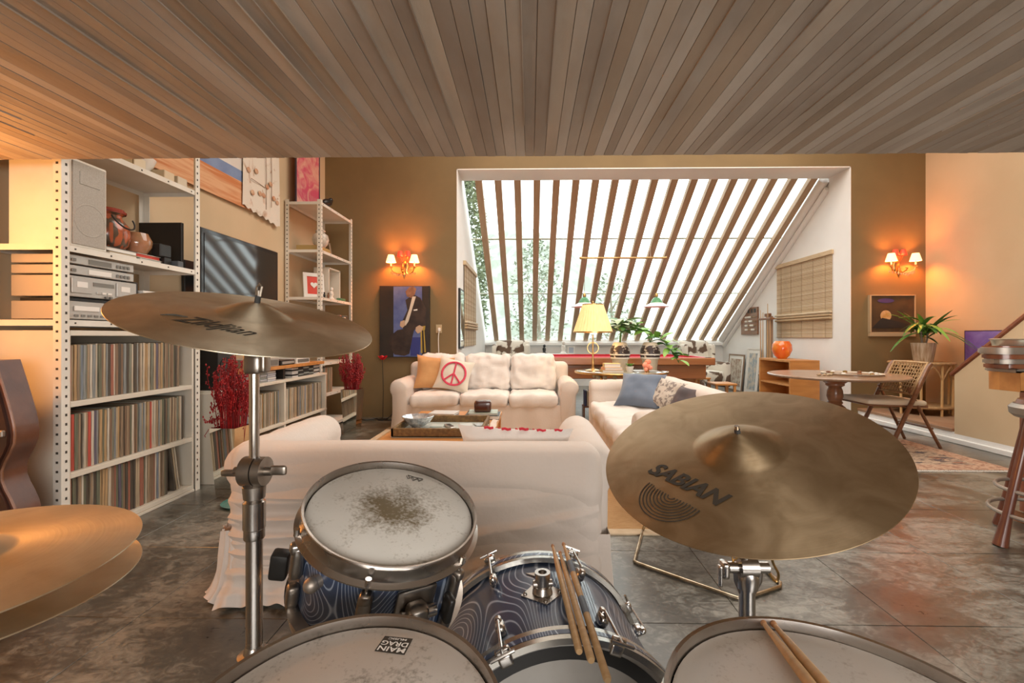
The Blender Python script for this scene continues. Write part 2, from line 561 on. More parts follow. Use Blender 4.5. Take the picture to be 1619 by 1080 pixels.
def B2(x0, x1, y0, y1, z0, z1, bev=0.0):
    return MB().box(((x0 + x1) / 2, (y0 + y1) / 2, (z0 + z1) / 2), (x1 - x0, y1 - y0, z1 - z0), bev)


def align(c, n, spin=0.0):
    """matrix whose local Z is n, local X stays near world X"""
    n = Vector(n).normalized()
    u = Vector((0, 1, 0)).cross(n).normalized()
    v = n.cross(u)
    R = Matrix((u, v, n)).transposed().to_4x4()
    return Matrix.Translation(Vector(c)) @ R @ Matrix.Rotation(spin, 4, 'Z')


def tilt(tx, tc):
    a, b = radians(tx), radians(tc)
    return Vector((sin(a), -sin(b) * cos(a), cos(a) * cos(b)))


def text_geo(body, size=1.0, shear=0.0, bold=0.0, spacing=1.0):
    cu = bpy.data.curves.new('lettering', 'FONT')
    cu.body, cu.size, cu.shear, cu.offset, cu.space_character = body, size, shear, bold, spacing
    cu.align_x, cu.align_y = 'CENTER', 'CENTER'
    cu.resolution_u = 4
    o = bpy.data.objects.new('lettering', cu)
    COL.objects.link(o)
    dg = bpy.context.evaluated_depsgraph_get()
    me = o.evaluated_get(dg).to_mesh()
    vs = [tuple(v.co) for v in me.vertices]
    fs = [list(p.vertices) for p in me.polygons]
    o.evaluated_get(dg).to_mesh_clear()
    bpy.data.objects.remove(o); bpy.data.curves.remove(cu)
    return vs, fs


def bez(pts, n=8):
    """smooth path through the points (Catmull-Rom)"""
    P = [Vector(p) for p in pts]
    out = []
    for i in range(len(P) - 1):
        p0, p1, p2, p3 = P[max(i - 1, 0)], P[i], P[i + 1], P[min(i + 2, len(P) - 1)]
        for k in range(n):
            t = k / n
            out.append(.5 * ((2 * p1) + (p2 - p0) * t + (2 * p0 - 5 * p1 + 4 * p2 - p3) * t * t + (3 * p1 - p0 - 3 * p2 + p3) * t ** 3))
    out.append(P[-1])
    return out

# ================================================================== STRUCTURE
XL, XR, YB, YB2, YD, YR = -2.95, 5.56, 6.5, 6.95, 10.75, -2.6
OX0, OX1, OZ = -1.05, 4.52, 3.555
SL = 0.66                       # fall of the glazed roof of the bay


def roof_z(y): return OZ - SL * (y - YB2)


floor = struct('floor', B2(XL - .2, XR + .2, YR, YD + .2, -.12, -.004), joint_m)
TS = 0.62
ty = 1.84 - 8 * TS
while ty < 6.9:
    tx = 1.49 - 8 * TS
    while tx < XR:
        x0, x1 = max(tx + .0012, XL), min(tx + TS - .0012, XR)
        if x1 - x0 > .03:
            t = struct('tile', B2(x0, x1, max(ty + .0012, YR), min(ty + TS - .0012, 7.42), -.03, 0, .0015), floor_m, floor)
        tx += TS
    ty += TS
struct('far_slab', B2(XL, XR, ty + .002, YD, -.03, 0), floor_m, floor)

struct('wall_left', B2(XL - .15, XL, YR, YB2, 0, 4.8), plaster_l)
struct('wall_right', B2(XR, XR + .15, YR, YB2, 0, 4.8), plaster_l)
struct('wall_rear', B2(XL, XR, YR - .15, YR, 0, 2.1), plaster_l)
wb = MB()
wb.box(((XL + OX0) / 2, (YB + YB2) / 2, 2.4), (OX0 - XL, YB2 - YB, 4.8))
wb.box(((XR + OX1) / 2, (YB + YB2) / 2, 2.4), (XR - OX1, YB2 - YB, 4.8))
wb.box(((OX0 + OX1) / 2, (YB + YB2) / 2, (OZ + 4.8) / 2), (OX1 - OX0, YB2 - YB, 4.8 - OZ))
struct('wall_back', wb, plaster)
# thin white lining of the opening
lin = MB()
lin.box((OX0 + .006, (YB + YB2) / 2, OZ / 2), (.012, YB2 - YB + .012, OZ))
lin.box((OX1 - .006, (YB + YB2) / 2, OZ / 2), (.012, YB2 - YB + .012, OZ))
lin.box(((OX0 + OX1) / 2, (YB + YB2) / 2, OZ - .006), (OX1 - OX0, YB2 - YB + .012, .012))
struct('trim_1', lin, white_wall)
# the bay behind it
MYZ = Matrix(((0, 0, 1, 0), (1, 0, 0, 0), (0, 1, 0, 0), (0, 0, 0, 1)))      # (y, z) polygon -> world, extruded along x
side = [(YB2, 0), (YD + .15, 0), (YD + .15, roof_z(YD + .15) + .22), (YB2, OZ + .24)]
struct('wall_bay_left', MB().prism(side, OX0 - .15, OX0, MYZ), white_wall)
struct('wall_bay_right', MB().prism(side, OX1, OX1 + .15, MYZ), white_wall)
struct('wall_bay_back', B2(OX0, OX1, YD, YD + .15, 0, roof_z(YD) + .04), white_wall)
# rounded white kerbs along the slope, beside the glass
for i, x in enumerate((OX1 - .07, OX1 - .02)):
    k = MB()
    k.tube([(x, YB2 + .02, roof_z(YB2) - .03 - .13 * i), (x, YD - .1, roof_z(YD - .1) - .03 - .13 * i)], .075 - .03 * i, 12)
    struct('trim_%d' % (i + 2), k, white_wall, smooth=True)
struct('trim_4', B2(OX0, OX1, YD - .12, YD, roof_z(YD) - .09, roof_z(YD) - .02, .01), white_wall)

win = sempty('window_1')
sa = math.atan(SL)
ln = (YD - YB2) / cos(sa)
rx0 = W(756, 283, YB2).x
pitch = (W(1289, 283, YB2).x - rx0) / 17
ex = [rx0 + i * pitch for i in range(18)]
rb = MB().box((0, ln / 2 - .03, .045), (.106, ln, .09), .004).mesh('rafter', rafter_m)
for x in ex:
    o = part('rafter', rb, None, win, loc=(x, YB2, OZ - .005), rot=(-sa, 0, 0))
glass = bpy.data.materials.new('window_glass'); glass.use_nodes = True
N, L = glass.node_tree.nodes, glass.node_tree.links
N.remove(N['Principled BSDF'])
tr, gl, fr, mx = N.new('ShaderNodeBsdfTransparent'), N.new('ShaderNodeBsdfGlossy'), N.new('ShaderNodeFresnel'), N.new('ShaderNodeMixShader')
gl.inputs['Roughness'].default_value = .03
tr.inputs[0].default_value = (.93, .96, .94, 1)
N.remove(fr); mx.inputs[0].default_value = .05; L.new(tr.outputs[0], mx.inputs[1]); L.new(gl.outputs[0], mx.inputs[2])
L.new(mx.outputs[0], N['Material Output'].inputs[0])
glass.use_backface_culling = False
pe = [OX0] + ex + [OX1]
for a, b in zip(pe, pe[1:]):
    p = MB().box((0, ln / 2, .10), (b - a - .006, ln - .01, .006))
    part('pane', p, glass, win, loc=((a + b) / 2, YB2 + .005, OZ), rot=(-sa, 0, 0))
cb = MB()
for x in pe[1:-1]:
    cb.box((x, ln / 2, .11), (.05, ln, .012))
for t in (1.35, 2.9):
    cb.box(((OX0 + OX1) / 2, t, .11), (OX1 - OX0, .03, .012))
part('glazing_bar', cb, steel_w, win, loc=(0, YB2 + .005, OZ), rot=(-sa, 0, 0))

# upper ceiling of the tall part, out of the picture
struct('ceiling', B2(XL - .15, XR + .15, 2.3, YB2, 4.8, 4.95), plaster_l)
# low board-marked concrete ceiling over the drums
CZ, CY = 2.067, 2.30
low = sempty('ceiling.001')
struct('slab', B2(XL, XR, YR, CY, CZ + .02, CZ + .40), concrete_c[0], low)
struct('upper_wall', B2(XL, XR, CY - .15, CY, CZ + .40, 4.8), plaster_l, low)
x = XL + .35
bi = 0
rnd = random.Random(3)
bx0 = XL
while bx0 < XR - .01 and bi < 165:
    w = .05 + rnd.uniform(-.006, .006)
    dz = rnd.uniform(-.0015, .0015)
    b = MB()
    b.box((bx0 + w / 2, (CY + YR) / 2, CZ + .012 + dz), (w - .0015, CY - YR, .03), .0012)
    if rnd.random() < .30:   # a fin of concrete left in the joint between two boards
        b.box((bx0 + w, (CY + YR) / 2 + rnd.uniform(-.2, 0), CZ - .004 + dz), (.003, CY - YR - .5, .008))
    struct('board', b, rnd.choice(concrete_c), low)
    bx0 += w
    bi += 1
struct('edge_beam', B2(bx0, XR, YR, CY, CZ, CZ + .02), concrete_c[0], low)
edge = MB()
for i in range(40):
    pass

# landing, stair and its half wall at the right
LX = 4.62
land = sempty('floor.001')
struct('riser', B2(LX, XR, 1.2, YB, 0, .115), white_wall, land)
struct('landing_board', B2(LX - .01, XR, 5.06, YB, .115, .15, .004), tread_m, land)
for i in range(4):   # pale steps beside the landing
    pass
struct('baseboard_right', B2(LX - .035, LX - .001, 1.2, YB - .02, 0, .055, .006), white_wall)
# sloped half wall, rises towards the viewer
hz0 = SX(1503, 585, LX + .02).z
hz1 = SX(1619, 500, LX + .02)
hs = (hz1.z - hz0) / (5.04 - hz1.y)
yend = 3.3
hw = [(5.04, .10), (5.04, hz0 - .05), (yend, hz0 - .05 + hs * (5.04 - yend)), (yend, .10)]
struct('wall_stair', MB().prism(hw, LX, LX + .12, MYZ), plaster_l)
hr = thing('handrail', 'reddish wooden handrail sloping up along the top of the stair half wall', 'handrail')
l = sqrt((5.06 - yend) ** 2 + (hs * (5.06 - yend)) ** 2)
part('rail', MB().box((0, -l / 2 + .02, .02), (.15, l, .045), .012), wood_r, hr, loc=(LX + .06, 5.06, hz0 - .05 - .01), rot=(-math.atan(hs), 0, 0))
# stairs behind the half wall
st = sempty('floor.002')
for i in range(8):
    struct('tread', B2(LX + .12, XR, 4.80 - .25 * i, 5.06 - .25 * i, .15 + .165 * i, .15 + .165 * (i + 1), .004), tread_m, st)

# ================================================================== OUTSIDE (seen through the glass)
leaf_out = [mat('hedge_leaf_%d' % i, c, .6) for i, c in enumerate([(0.09, 0.14, 0.05), (0.17, 0.21, 0.11), (0.30, 0.33, 0.25)])]
bark = mat('pale_bark', (0.35, 0.30, 0.24), .8, col2=(0.22, 0.18, 0.13), scale=12, stretch=(1, 1, .2))
hill_m = mat('pale_hillside', (0.25, 0.28, 0.23), .9, col2=(0.42, 0.43, 0.41), scale=1.3, lo=.4, hi=.6, detail=9, stretch=(1, 1, .5))
ground_m = mat('garden_soil', (0.40, 0.42, 0.34), .9, col2=(0.30, 0.36, 0.22), scale=1.5)
struct('ground', B2(-14, 16, YD + .2, 34, -1.2, -1.0), ground_m)


def hill():
    def f(u, v):
        x, y = -13 + 26 * u, 15 + 12 * v
        return (x, y, -1 + 14.0 * v ** .8 * (0.62 + .4 * noise.noise(Vector((x * .2, 3, 1)))) + .5 * noise.noise(Vector((x, y, 0))) - .9 * v * max(0, x - 1))
    return MB().grid(f, 60, 30)


solo('hillside', hill(), hill_m, 'pale overgrown hillside far behind the slanted roof glazing', 'hill')


def tree(name, label, loc, h, spread, n, mi, group=None, zlo=.15):
    t = thing(name, label, 'tree', loc, group=group)
    r = random.Random(int(loc[0] * 100) + n)
    tk = MB()
    tk.tube([(0, 0, 0), (.1, 0, h * .4), (-.05, .1, h * .95)], [.09, .06, .02], 7)
    for k in range(7):
        a = r.uniform(0, 6.28); z = h * r.uniform(.3, .8)
        tk.tube([(0, 0, z), (cos(a) * spread * .5, sin(a) * spread * .5, z + h * .14)], [.03, .01], 5)
    part('trunk', tk, bark, t)
    lf = MB()
    for k in range(n):
        a, q = r.uniform(0, 6.28), sqrt(r.random())
        z = h * r.uniform(zlo, 1.0)
        rr = spread * q * sin(pi * min(1, max(.15, z / h))) ** .4
        c = Vector((cos(a) * rr, sin(a) * rr, z))
        e = Euler((r.uniform(-1, 1), r.uniform(-1, 1), r.uniform(0, 6.28))).to_matrix()
        s_ = r.uniform(.05, .11)
        lf.add([c + e @ Vector(p) for p in ((0, -s_, 0), (s_ * .45, 0, s_ * .15), (0, s_, 0), (-s_ * .45, 0, s_ * .15))], [(0, 1, 2, 3)])
    part('foliage', lf, leaf_out[mi], t, kind='stuff')
    return t


tree('leafy_tree', 'dense green tree outside the glazing at the far left', (-2.0, 11.9, -1.0), 7.4, .95, 9000, 1, zlo=.2)
tree('thin_tree', 'thin pale leafed tree outside the glazing right of the green tree', (.2, 14.4, -1.0), 5.2, 1.0, 1300, 2, zlo=.3)
tree('thin_tree.001', 'sparse pale tree outside behind the hanging lamp rail', (2.6, 14.6, -1.0), 4.2, .9, 700, 2, zlo=.3)

# ================================================================== METAL SHELVING, LEFT WALL
FX, BX = -2.50, -2.93


def upright_mesh(h):
    m = MB()
    m.box((0, 0, h / 2), (.045, .004, h)); m.box((.0225, .019, h / 2), (.004, .042, h))
    return m.mesh('upright', steel_w)


def holes(m, x, y, z0, z1, face):
    z = z0
    while z < z1:
        if face == 'x': m.box((x, y, z), (.003, .009, .014))
        else: m.box((x, y, z), (.012, .003, .012))
        z += .05


def shelf_unit(name, label, y0, y1, h, shelves, group=None):
    t = thing(name, label, 'shelving unit', (0, 0, 0))
    for (x, sx) in ((FX, 1), (BX, -1)):
        for (y, sy) in ((y0, 1), (y1, -1)):
            m = MB()
            m.box((x - sx * .022, y + sy * .0015, h / 2), (.045, .003, h))
            m.box((x - sx * .0015, y + sy * .022, h / 2), (.003, .045, h))
            u = part('upright', m, steel_w, t)
            hm = MB()
            holes(hm, x - sx * .022, y + (-.0005 if sy > 0 else .0005), .08, h - .05, 'y')
            if sx > 0: holes(hm, x + .0005, y + sy * .026, .08, h - .05, 'x')
            part('slot_holes', hm, hole_m, u, kind='stuff')
    for z in shelves:
        m = MB()
        m.box(((FX + BX) / 2, (y0 + y1) / 2, z - .003), (FX - BX - .008, y1 - y0 - .008, .003))
        for yy in (y0 + .006, y1 - .006): m.box(((FX + BX) / 2, yy, z - .018), (FX - BX - .012, .003, .032))
        for xx in (FX - .006, BX + .006): m.box((xx, (y0 + y1) / 2, z - .018), (.003, y1 - y0 - .012, .034))
        for yy in (y0 + .05, y0 + .1, y1 - .1, y1 - .05, (y0 + y1) / 2):
            pass
        s_ = part('shelf', m, steel_w, t)
        hm = MB()
        for k in range(5): hm.box((FX - .0035, y0 + .08 + k * (y1 - y0 - .16) / 4, z - .018), (.003, .008, .008))
        part('shelf_holes', hm, hole_m, s_, kind='stuff')
    return t


U1a, U1b = 2.385, 3.405
U2a, U2b = 5.40, 6.36
Z1, Z2, Z3, Z4 = 2.245, 1.652, 1.245, 1.187
shelf_unit('metal_shelving_unit', 'tall white slotted metal shelving unit nearest the drums, full of records and hi-fi', U1a, U1b, 2.78, (Z1, Z2, Z3))
shelf_unit('metal_shelving_unit.001', 'tall white slotted metal shelving unit in the far left corner', U2a, U2b, 2.80, (2.775, 2.20, 1.633, 1.18, .84, .455, .06))

# record cabinet standing inside the near unit
rc = thing('record_cabinet', 'white record cabinet with three rows of records under the hi-fi shelf', 'cabinet')
cy0, cy1, cx0, cx1 = U1a + .05, U1b - .06, BX + .01, FX - .008
for y in (cy0, cy1): part('side_panel', B2(cx0, cx1, y - .009, y + .009, .01, Z4, .002), cream_w, rc)
RZ = (.05, .405, .795)
for z in (.05, .405, .795, Z4): part('shelf', B2(cx0, cx1, cy0 + .009, cy1 - .009, z - .03, z, .002), cream_w, rc)
part('plinth', B2(cx0, cx1 + .006, cy0 - .009, cy1 + .009, .0, .018, .002), cream_w, rc)
part('back_panel', B2(cx0, cx0 + .006, cy0 + .01, cy1 - .01, .02, Z4 - .03), cream_w, rc)

# low media unit along the wall
lx = -2.42
mu = thing('low_media_unit', 'long low white record unit against the left wall behind the red flowers', 'cabinet')
my0, my1 = 3.52, 5.36
lz_top = SX(402.6, 609, lx).z
lz_mid = SX(402.6, 684, lx).z
op = SX(410, 585, lx).z
for y in (my0, 4.46, my1): part('side_panel', B2(BX, lx, y - .014, y + .014, .0, lz_top - .02, .002), cream_w, mu)
for z in (lz_top, lz_mid, .05):
    part('shelf', B2(BX, lx + .004, my0, my1 + .014, z - .025, z, .003), cream_w, mu)
part('back_panel', B2(BX, BX + .008, my0, my1, .05, lz_top - .03), cream_w, mu)
ob = thing('plank_shelf', 'orange beech plank on short blocks on top of the low record unit', 'shelf')
part('plank', B2(BX + .02, lx - .01, 3.75, 5.34, op - .02, op + .012, .003), wood_o, ob)
for y in (3.8, 4.55, 5.3): part('block', B2(BX + .04, lx - .06, y - .02, y + .02, lz_top, op - .02), black, ob)

# ---------------------------------------------------------------- record sleeves
SP = [(0.46, 0.36, 0.24), (0.36, 0.26, 0.165), (0.55, 0.47, 0.36), (0.19, 0.12, 0.075), (0.07, 0.055, 0.04), (0.27, 0.28, 0.27),
      (0.12, 0.12, 0.08), (0.26, 0.10, 0.065), (0.46, 0.30, 0.15), (0.17, 0.19, 0.22), (0.60, 0.53, 0.43), (0.28, 0.20, 0.13),
      (0.22, 0.22, 0.165), (0.10, 0.085, 0.11), (0.52, 0.09, 0.06)]
SN = ['tan', 'brown', 'cream', 'dark brown', 'black', 'grey', 'olive black', 'dull red', 'ochre', 'slate blue', 'ivory', 'coffee brown',
      'grey green', 'dark violet', 'bright red']
spine = [mat('sleeve_' + n.replace(' ', '_'), c, .6, col2=tuple(min(1, k * (1.5 if sum(c) < .6 else .55)) for k in c), scale=1.0, stretch=(.1, 260, 6), lo=.45, hi=.62, detail=2)
         for n, c in zip(SN, SP)]
RMESH = {}


def rmesh(t, hh, mi):
    k = (t, hh, mi)
    if k not in RMESH:
        RMESH[k] = MB().box((-.155, 0, hh / 2), (.31, t, hh), .0012).mesh('record_sleeve', spine[mi])
    return RMESH[k]


RCOUNT = [0]
ORD = ['first', 'second', 'third', 'fourth', 'fifth', 'sixth', 'seventh', 'eighth', 'ninth', 'tenth', 'eleventh', 'twelfth', 'thirteenth', 'fourteenth',
       'fifteenth', 'sixteenth', 'seventeenth', 'eighteenth', 'nineteenth', 'twentieth'] + ['later'] * 20


def record_row(y0, y1, z, xf, where, group, seed, weights=None, lean=None):
    r = random.Random(seed)
    y = y0
    cnt = {}
    W_ = weights or [9, 8, 8, 5, 5, 4, 4, 2, 4, 2, 7, 5, 4, 1, 1]
    while True:
        t = r.choice((.010, .012, .014, .016, .019))
        if y + t > y1 or RCOUNT[0] >= 298: break
        hh = r.choice((.312, .314, .316, .309))
        mi = r.choices(range(15), W_)[0]
        o = bpy.data.objects.new('record_sleeve', rmesh(t, hh, mi))
        COL.objects.link(o)
        o.location = (xf - r.uniform(.004, .014), y + t / 2, z + .001)
        if lean and y > lean:
            o.rotation_euler = (radians(6.5), 0, 0); o.location.y -= .0; y += .004
            o.location.y += .014
        cnt[mi] = cnt.get(mi, 0) + 1
        o['label'] = '%s record sleeve, %s of its colour from left, %s' % (SN[mi], ORD[cnt[mi] - 1], where)
        o['category'] = 'record'
        o['group'] = group
        y += t + .0006
        RCOUNT[0] += 1


record_row(cy0 + .014, cy1 - .09, RZ[2], cx1 - .02, 'the top cabinet row', 'records, top row of the near cabinet', 1)
record_row(cy0 + .014, cy1 - .045, RZ[1], cx1 - .02, 'the middle cabinet row', 'records, middle row of the near cabinet', 2,
           [6, 8, 6, 7, 6, 4, 5, 2, 6, 3, 4, 6, 4, 3, 1])
record_row(cy0 + .014, cy1 - .19, RZ[0], cx1 - .02, 'the bottom cabinet row', 'records, bottom row of the near cabinet', 3,
           [6, 8, 6, 7, 6, 4, 5, 3, 6, 2, 4, 6, 4, 3, 0])
for i, mi in enumerate((4, 0, 2)):   # the last three lean
    o = bpy.data.objects.new('record_sleeve', rmesh(.013, .314, mi)); COL.objects.link(o)
    o.location = (cx1 - .03, cy1 - .128 + i * .019, RZ[0] + .003); o.rotation_euler = (radians(9), 0, 0)
    o['label'] = '%s record sleeve leaning at the right end of the bottom cabinet row' % SN[mi]; o['category'] = 'record'
    o['group'] = 'leaning records in the near cabinet'; RCOUNT[0] += 1
record_row(my0 + .02, 4.44, lz_mid, lx - .03, "the low unit's near bay", 'records, low unit left bay', 5, [9, 8, 9, 3, 2, 5, 4, 0, 5, 3, 9, 4, 4, 1, 0])
record_row(4.48, my1 - .02, lz_mid, lx - .03, "the low unit's far bay", 'records, low unit right bay', 6, [9, 8, 9, 3, 2, 5, 4, 0, 5, 3, 9, 4, 4, 1, 0])
record_row(U2a + .06, U2a + .42, .455, FX - .03, "the corner unit's lower row", 'records, corner unit lower row', 7, [5, 8, 3, 8, 6, 1, 2, 5, 5, 1, 2, 6, 1, 1, 0])
record_row(U2a + .06, U2a + .42, .84, FX - .03, "the corner unit's upper row", 'records, corner unit upper row', 8, [5, 8, 3, 8, 6, 1, 2, 5, 5, 1, 2, 6, 1, 1, 0])
bl = MB()
r = random.Random(9); y = my0 + .02
while y < my1 - .03:
    t = r.uniform(.006, .02)
    if abs(y - 4.46) > .03: bl.box((lx - .20, y, .155), (.30, t * .9, .20))
    y += t
solo('magazine_row', bl, spine[11], 'packed row of brown magazines on the bottom board of the low unit', 'magazines', kind='stuff')

# dividers hanging behind the top row
# ---------------------------------------------------------------- things on the near shelving unit
sp = thing('loudspeaker', 'white loudspeaker with pale grey grille on the near shelving unit', 'speaker')
sy0, sy1, sz0, sz1 = U1a + .06, U1a + .285, Z2, Z2 + .49
part('cabinet', B2(FX - .36, FX - .02, sy0, sy1, sz0, sz1, .006), steel_w, sp)
grm = mat('speaker_grille', (0.42, 0.385, 0.34), .8, col2=(0.36, 0.33, 0.285), scale=140, bump=.2)
gr = MB().box((FX - .017, (sy0 + sy1) / 2, (sz0 + sz1) / 2), (.008, sy1 - sy0 - .03, sz1 - sz0 - .03), .002)
part('grille', gr, grm, sp)
part('woofer_ring', MB().lathe([(.082, 0), (.09, .003), (.098, 0)], 28, align((FX - .014, (sy0 + sy1) / 2, sz0 + .16), (1, 0, 0))), grm, sp)
part('tweeter_plate', B((FX - .012, (sy0 + sy1) / 2, sz1 - .10), (.004, .12, .07), .001), grm, sp)

pot_m = mat('striped_pottery', (0.40, 0.09, 0.03), .3, col2=(0.08, 0.05, 0.03), scale=34, stretch=(1, 1, 0.02), lo=.5, hi=.56, detail=1, coat=.6)
pot = thing('storage_jar', 'round dark red and brown striped pottery jar with a hoop handle on the near shelf', 'jar', (-2.70, 2.86, Z2 + .058))
part('body', MB().lathe([(0, 0), (.08, 0), (.105, .03), (.118, .09), (.112, .15), (.085, .19), (.075, .20), (.075, .215), (.09, .23)], 32), pot_m, pot)
part('lid', MB().lathe([(.094, .228), (.098, .24), (.088, .255), (0, .262)], 32), mat('dark_red_lacquer', (.25, .035, .02), .25, coat=.5), pot)
hp = [(.10 + .045 * sin(t), .075 * cos(t), .20 - .075 * sin(t)) for t in [i * pi / 14 for i in range(15)]]
part('handle', MB().tube(hp, .005, 6), black, pot)
po2 = solo('bowl_shaker', MB().lathe([(0, 0), (.05, .004), (.078, .05), (.082, .09), (.06, .14), (0, .155)], 26), mat('brown_glass', (.24, .13, .06), .12, col2=(.40, .18, .10), scale=12, coat=.5),
           'rounded brown glazed pot right of the striped jar', 'pot', (-2.66, 3.04, Z2 + .059))
for i, (x, y, w_, d_, h_, c_, lb) in enumerate(((-2.70, 2.84, .26, .20, .026, (.55, .42, .26), 'tan hardback book under the striped jar'), (-2.70, 3.06, .24, .18, .026, (.35, .34, .30), 'grey book under the brown pot'),
                                               (-2.70, 2.84, .24, .22, .028, (.08, .07, .06), 'black book directly beneath the striped jar'), (-2.70, 3.05, .22, .20, .028, (.60, .56, .48), 'pale book with red edge beneath the brown pot'))):
    z = Z2 + (.0 if i < 2 else .0275)
    t = thing('book', lb, 'book', (x, y, z), group='books under the pots')
    c1 = mat('cover_%d' % i, c_, .5)
    part('cover', MB().box((0, 0, .002), (w_, d_, .003)).box((0, 0, h_ - .002), (w_, d_, .003)).box((-w_ / 2 + .002, 0, h_ / 2), (.003, d_, h_)), c1, t)
    part('pages', B((.002, 0, h_ / 2), (w_ - .014, d_ - .012, h_ - .008)), paper_w if i != 3 else mat('red_edge', (.5, .05, .03), .6), t)
ds = thing('dock_speaker', 'small black speaker on a short stand at the right of the near shelf', 'speaker', (-2.60, 3.165, Z2))
part('box', MB().box((0, 0, .105), (.07, .10, .09), .006), black, ds)
part('stand', MB().box((.01, .02, .03), (.05, .06, .06), .004), black, ds)
solo('remote_box', MB().box((0, 0, .022), (.06, .05, .044), .004), mat('slate_plastic', (.08, .09, .10), .4), 'small slate grey box at the right end of the near shelf', 'box', (-2.55, 3.245, Z2))

# hi-fi separates
def hifi(name, label, y0, y1, z0, h, fm, kind, depth=.32):
    t = thing(name, label, 'hi-fi', (0, 0, 0))
    x1 = FX - .03
    part('casing', B2(x1 - depth, x1, y0, y1, z0 + .006, z0 + h, .003), fm, t)
    w = y1 - y0
    xf = x1 + .0015
    if kind == 'deck':
        for s_ in (0, 1):
            yy = y0 + w * (.17 if s_ == 0 else .80)
            part('cassette_door', MB().box((xf + .002, yy, z0 + h * .56), (.006, w * .27, h * .68), .002), silver, t)
            part('cassette_window', MB().box((xf + .0055, yy, z0 + h * .62), (.002, w * .14, h * .26)), paper_w, t)
        part('display', MB().box((xf, y0 + w * .48, z0 + h * .70), (.003, w * .30, h * .18)), silver_d, t)
        for k in range(3):
            part('button', MB().box((xf + .002, y0 + w * (.40 + .08 * k), z0 + h * .30), (.006, w * .06, h * .10), .001), paper_w if k else silver, t)
        for k in range(2):
            part('knob', MB().cyl((xf, y0 + w * (.50 + .07 * k), z0 + h * .12), (xf + .012, y0 + w * (.50 + .07 * k), z0 + h * .12), .007), silver_d, t)
    elif kind == 'cd':
        part('tray_door', MB().box((xf + .002, y0 + w * .24, z0 + h * .62), (.006, w * .34, h * .26), .002), paper_w, t)
        part('display', MB().box((xf, y0 + w * .66, z0 + h * .45), (.003, w * .36, h * .40)), black, t)
        for k in range(5):
            part('button', MB().box((xf + .002, y0 + w * (.1 + .09 * k), z0 + h * .24), (.005, w * .05, h * .12), .001), silver_d, t)
    else:
        part('display', MB().box((xf, y0 + w * .45, z0 + h * .5), (.003, w * .34, h * .5)), paper_w if kind == 'card' else silver_d, t)
        for k in range(4):
            part('button', MB().box((xf + .002, y0 + w * (.72 + .06 * k), z0 + h * .5), (.005, w * .035, h * .34), .001), silver_d, t)
        part('power_button', MB().box((xf + .002, y0 + w * .07, z0 + h * .5), (.005, w * .06, h * .3), .001), silver_d, t)
    for yy in (y0 + .04, y1 - .04):
        part('foot', MB().cyl((x1 - .03, yy, z0), (x1 - .03, yy, z0 + .008), .014, n=10), rubber, t)
    return t


ha, hb = U1a + .065, U1a + .50
hifi('cd_player', 'silver cd player at the bottom of the hi-fi stack', ha, hb, Z3, .105, silver, 'cd')
hifi('cassette_deck', 'silver double cassette deck in the middle of the hi-fi stack', ha, hb, Z3 + .125, .122, silver, 'deck')
hifi('tuner', 'silver tuner with a white card on its face, above the cassette deck', ha, hb - .02, Z3 + .250, .055, silver, 'card')
hifi('disc_recorder', 'slim silver player on top of the hi-fi stack', ha, hb - .02, Z3 + .308, .055, silver, 'slim')
solo('stack_spacer', B2(FX - .32, FX - .05, ha + .02, hb - .02, Z3 + .107, Z3 + .124), black, 'black spacer box between the cd player and the cassette deck', 'box')
wb_ = thing('picture_box', 'white box with black brushed curls and a red spot right of the hi-fi stack', 'box')
bx0_, bx1_ = hb + .06, U1b - .07
part('box', B2(FX - .30, FX - .035, bx0_, bx1_, Z3, Z3 + .21, .004), paper_w, wb_)
cr = MB()
rr = random.Random(4)
for k in range(7):
    yy = bx0_ + .03 + (bx1_ - bx0_ - .06) * k / 6
    zz = Z3 + .165
    a0 = rr.uniform(0, 6)
    cr.tube([(FX - .0335, yy + .022 * cos(a0 + t * .6) * (1 - t * .04), zz + .024 * sin(a0 + t * .6)) for t in range(9)], .0035, 5)
part('brushed_curls', cr, ink, wb_)
part('red_spot', MB().sphere((FX - .034, (bx0_ + bx1_) / 2 - .05, Z3 + .165), .014, sc=(.15, 1, 1)), mat('red_paint', (.6, .04, .03), .5), wb_)
solo('amplifier', B2(FX - .34, FX - .06, hb + .012, hb + .045, Z3, Z3 + .26, .003), black, 'black upright case between the hi-fi stack and the white box', 'case')

# things on the top shelf, seen just under the ceiling edge
solo('white_bowl', MB().lathe([(0, 0), (.05, 0), (.055, .01), (.10, .07), (.115, .11), (.108, .11), (.09, .07), (0, .02)], 26), mat('white_ceramic', (.8, .78, .74), .2, coat=.4),
     'white bowl on top shelf of the near unit', 'bowl', (-2.66, 3.02, Z1))
for i in range(4):
    c_ = [(.30, .20, .08), (.66, .56, .40), (.62, .50, .34), (.58, .50, .38)][i]
    solo('storage_box', MB().box((0, 0, .03), (.2, .09, .06), .003), mat('box_card_%d' % i, c_, .6),
         ['olive brown box at the left of the top shelf', 'cream card box left of the white bowl', 'tan card box right of the white bowl', 'pale card box at the right end of the top shelf'][i], 'box',
         (-2.62, (2.80, 2.90, 3.14, 3.26)[i], Z1), group='boxes on the top shelf')

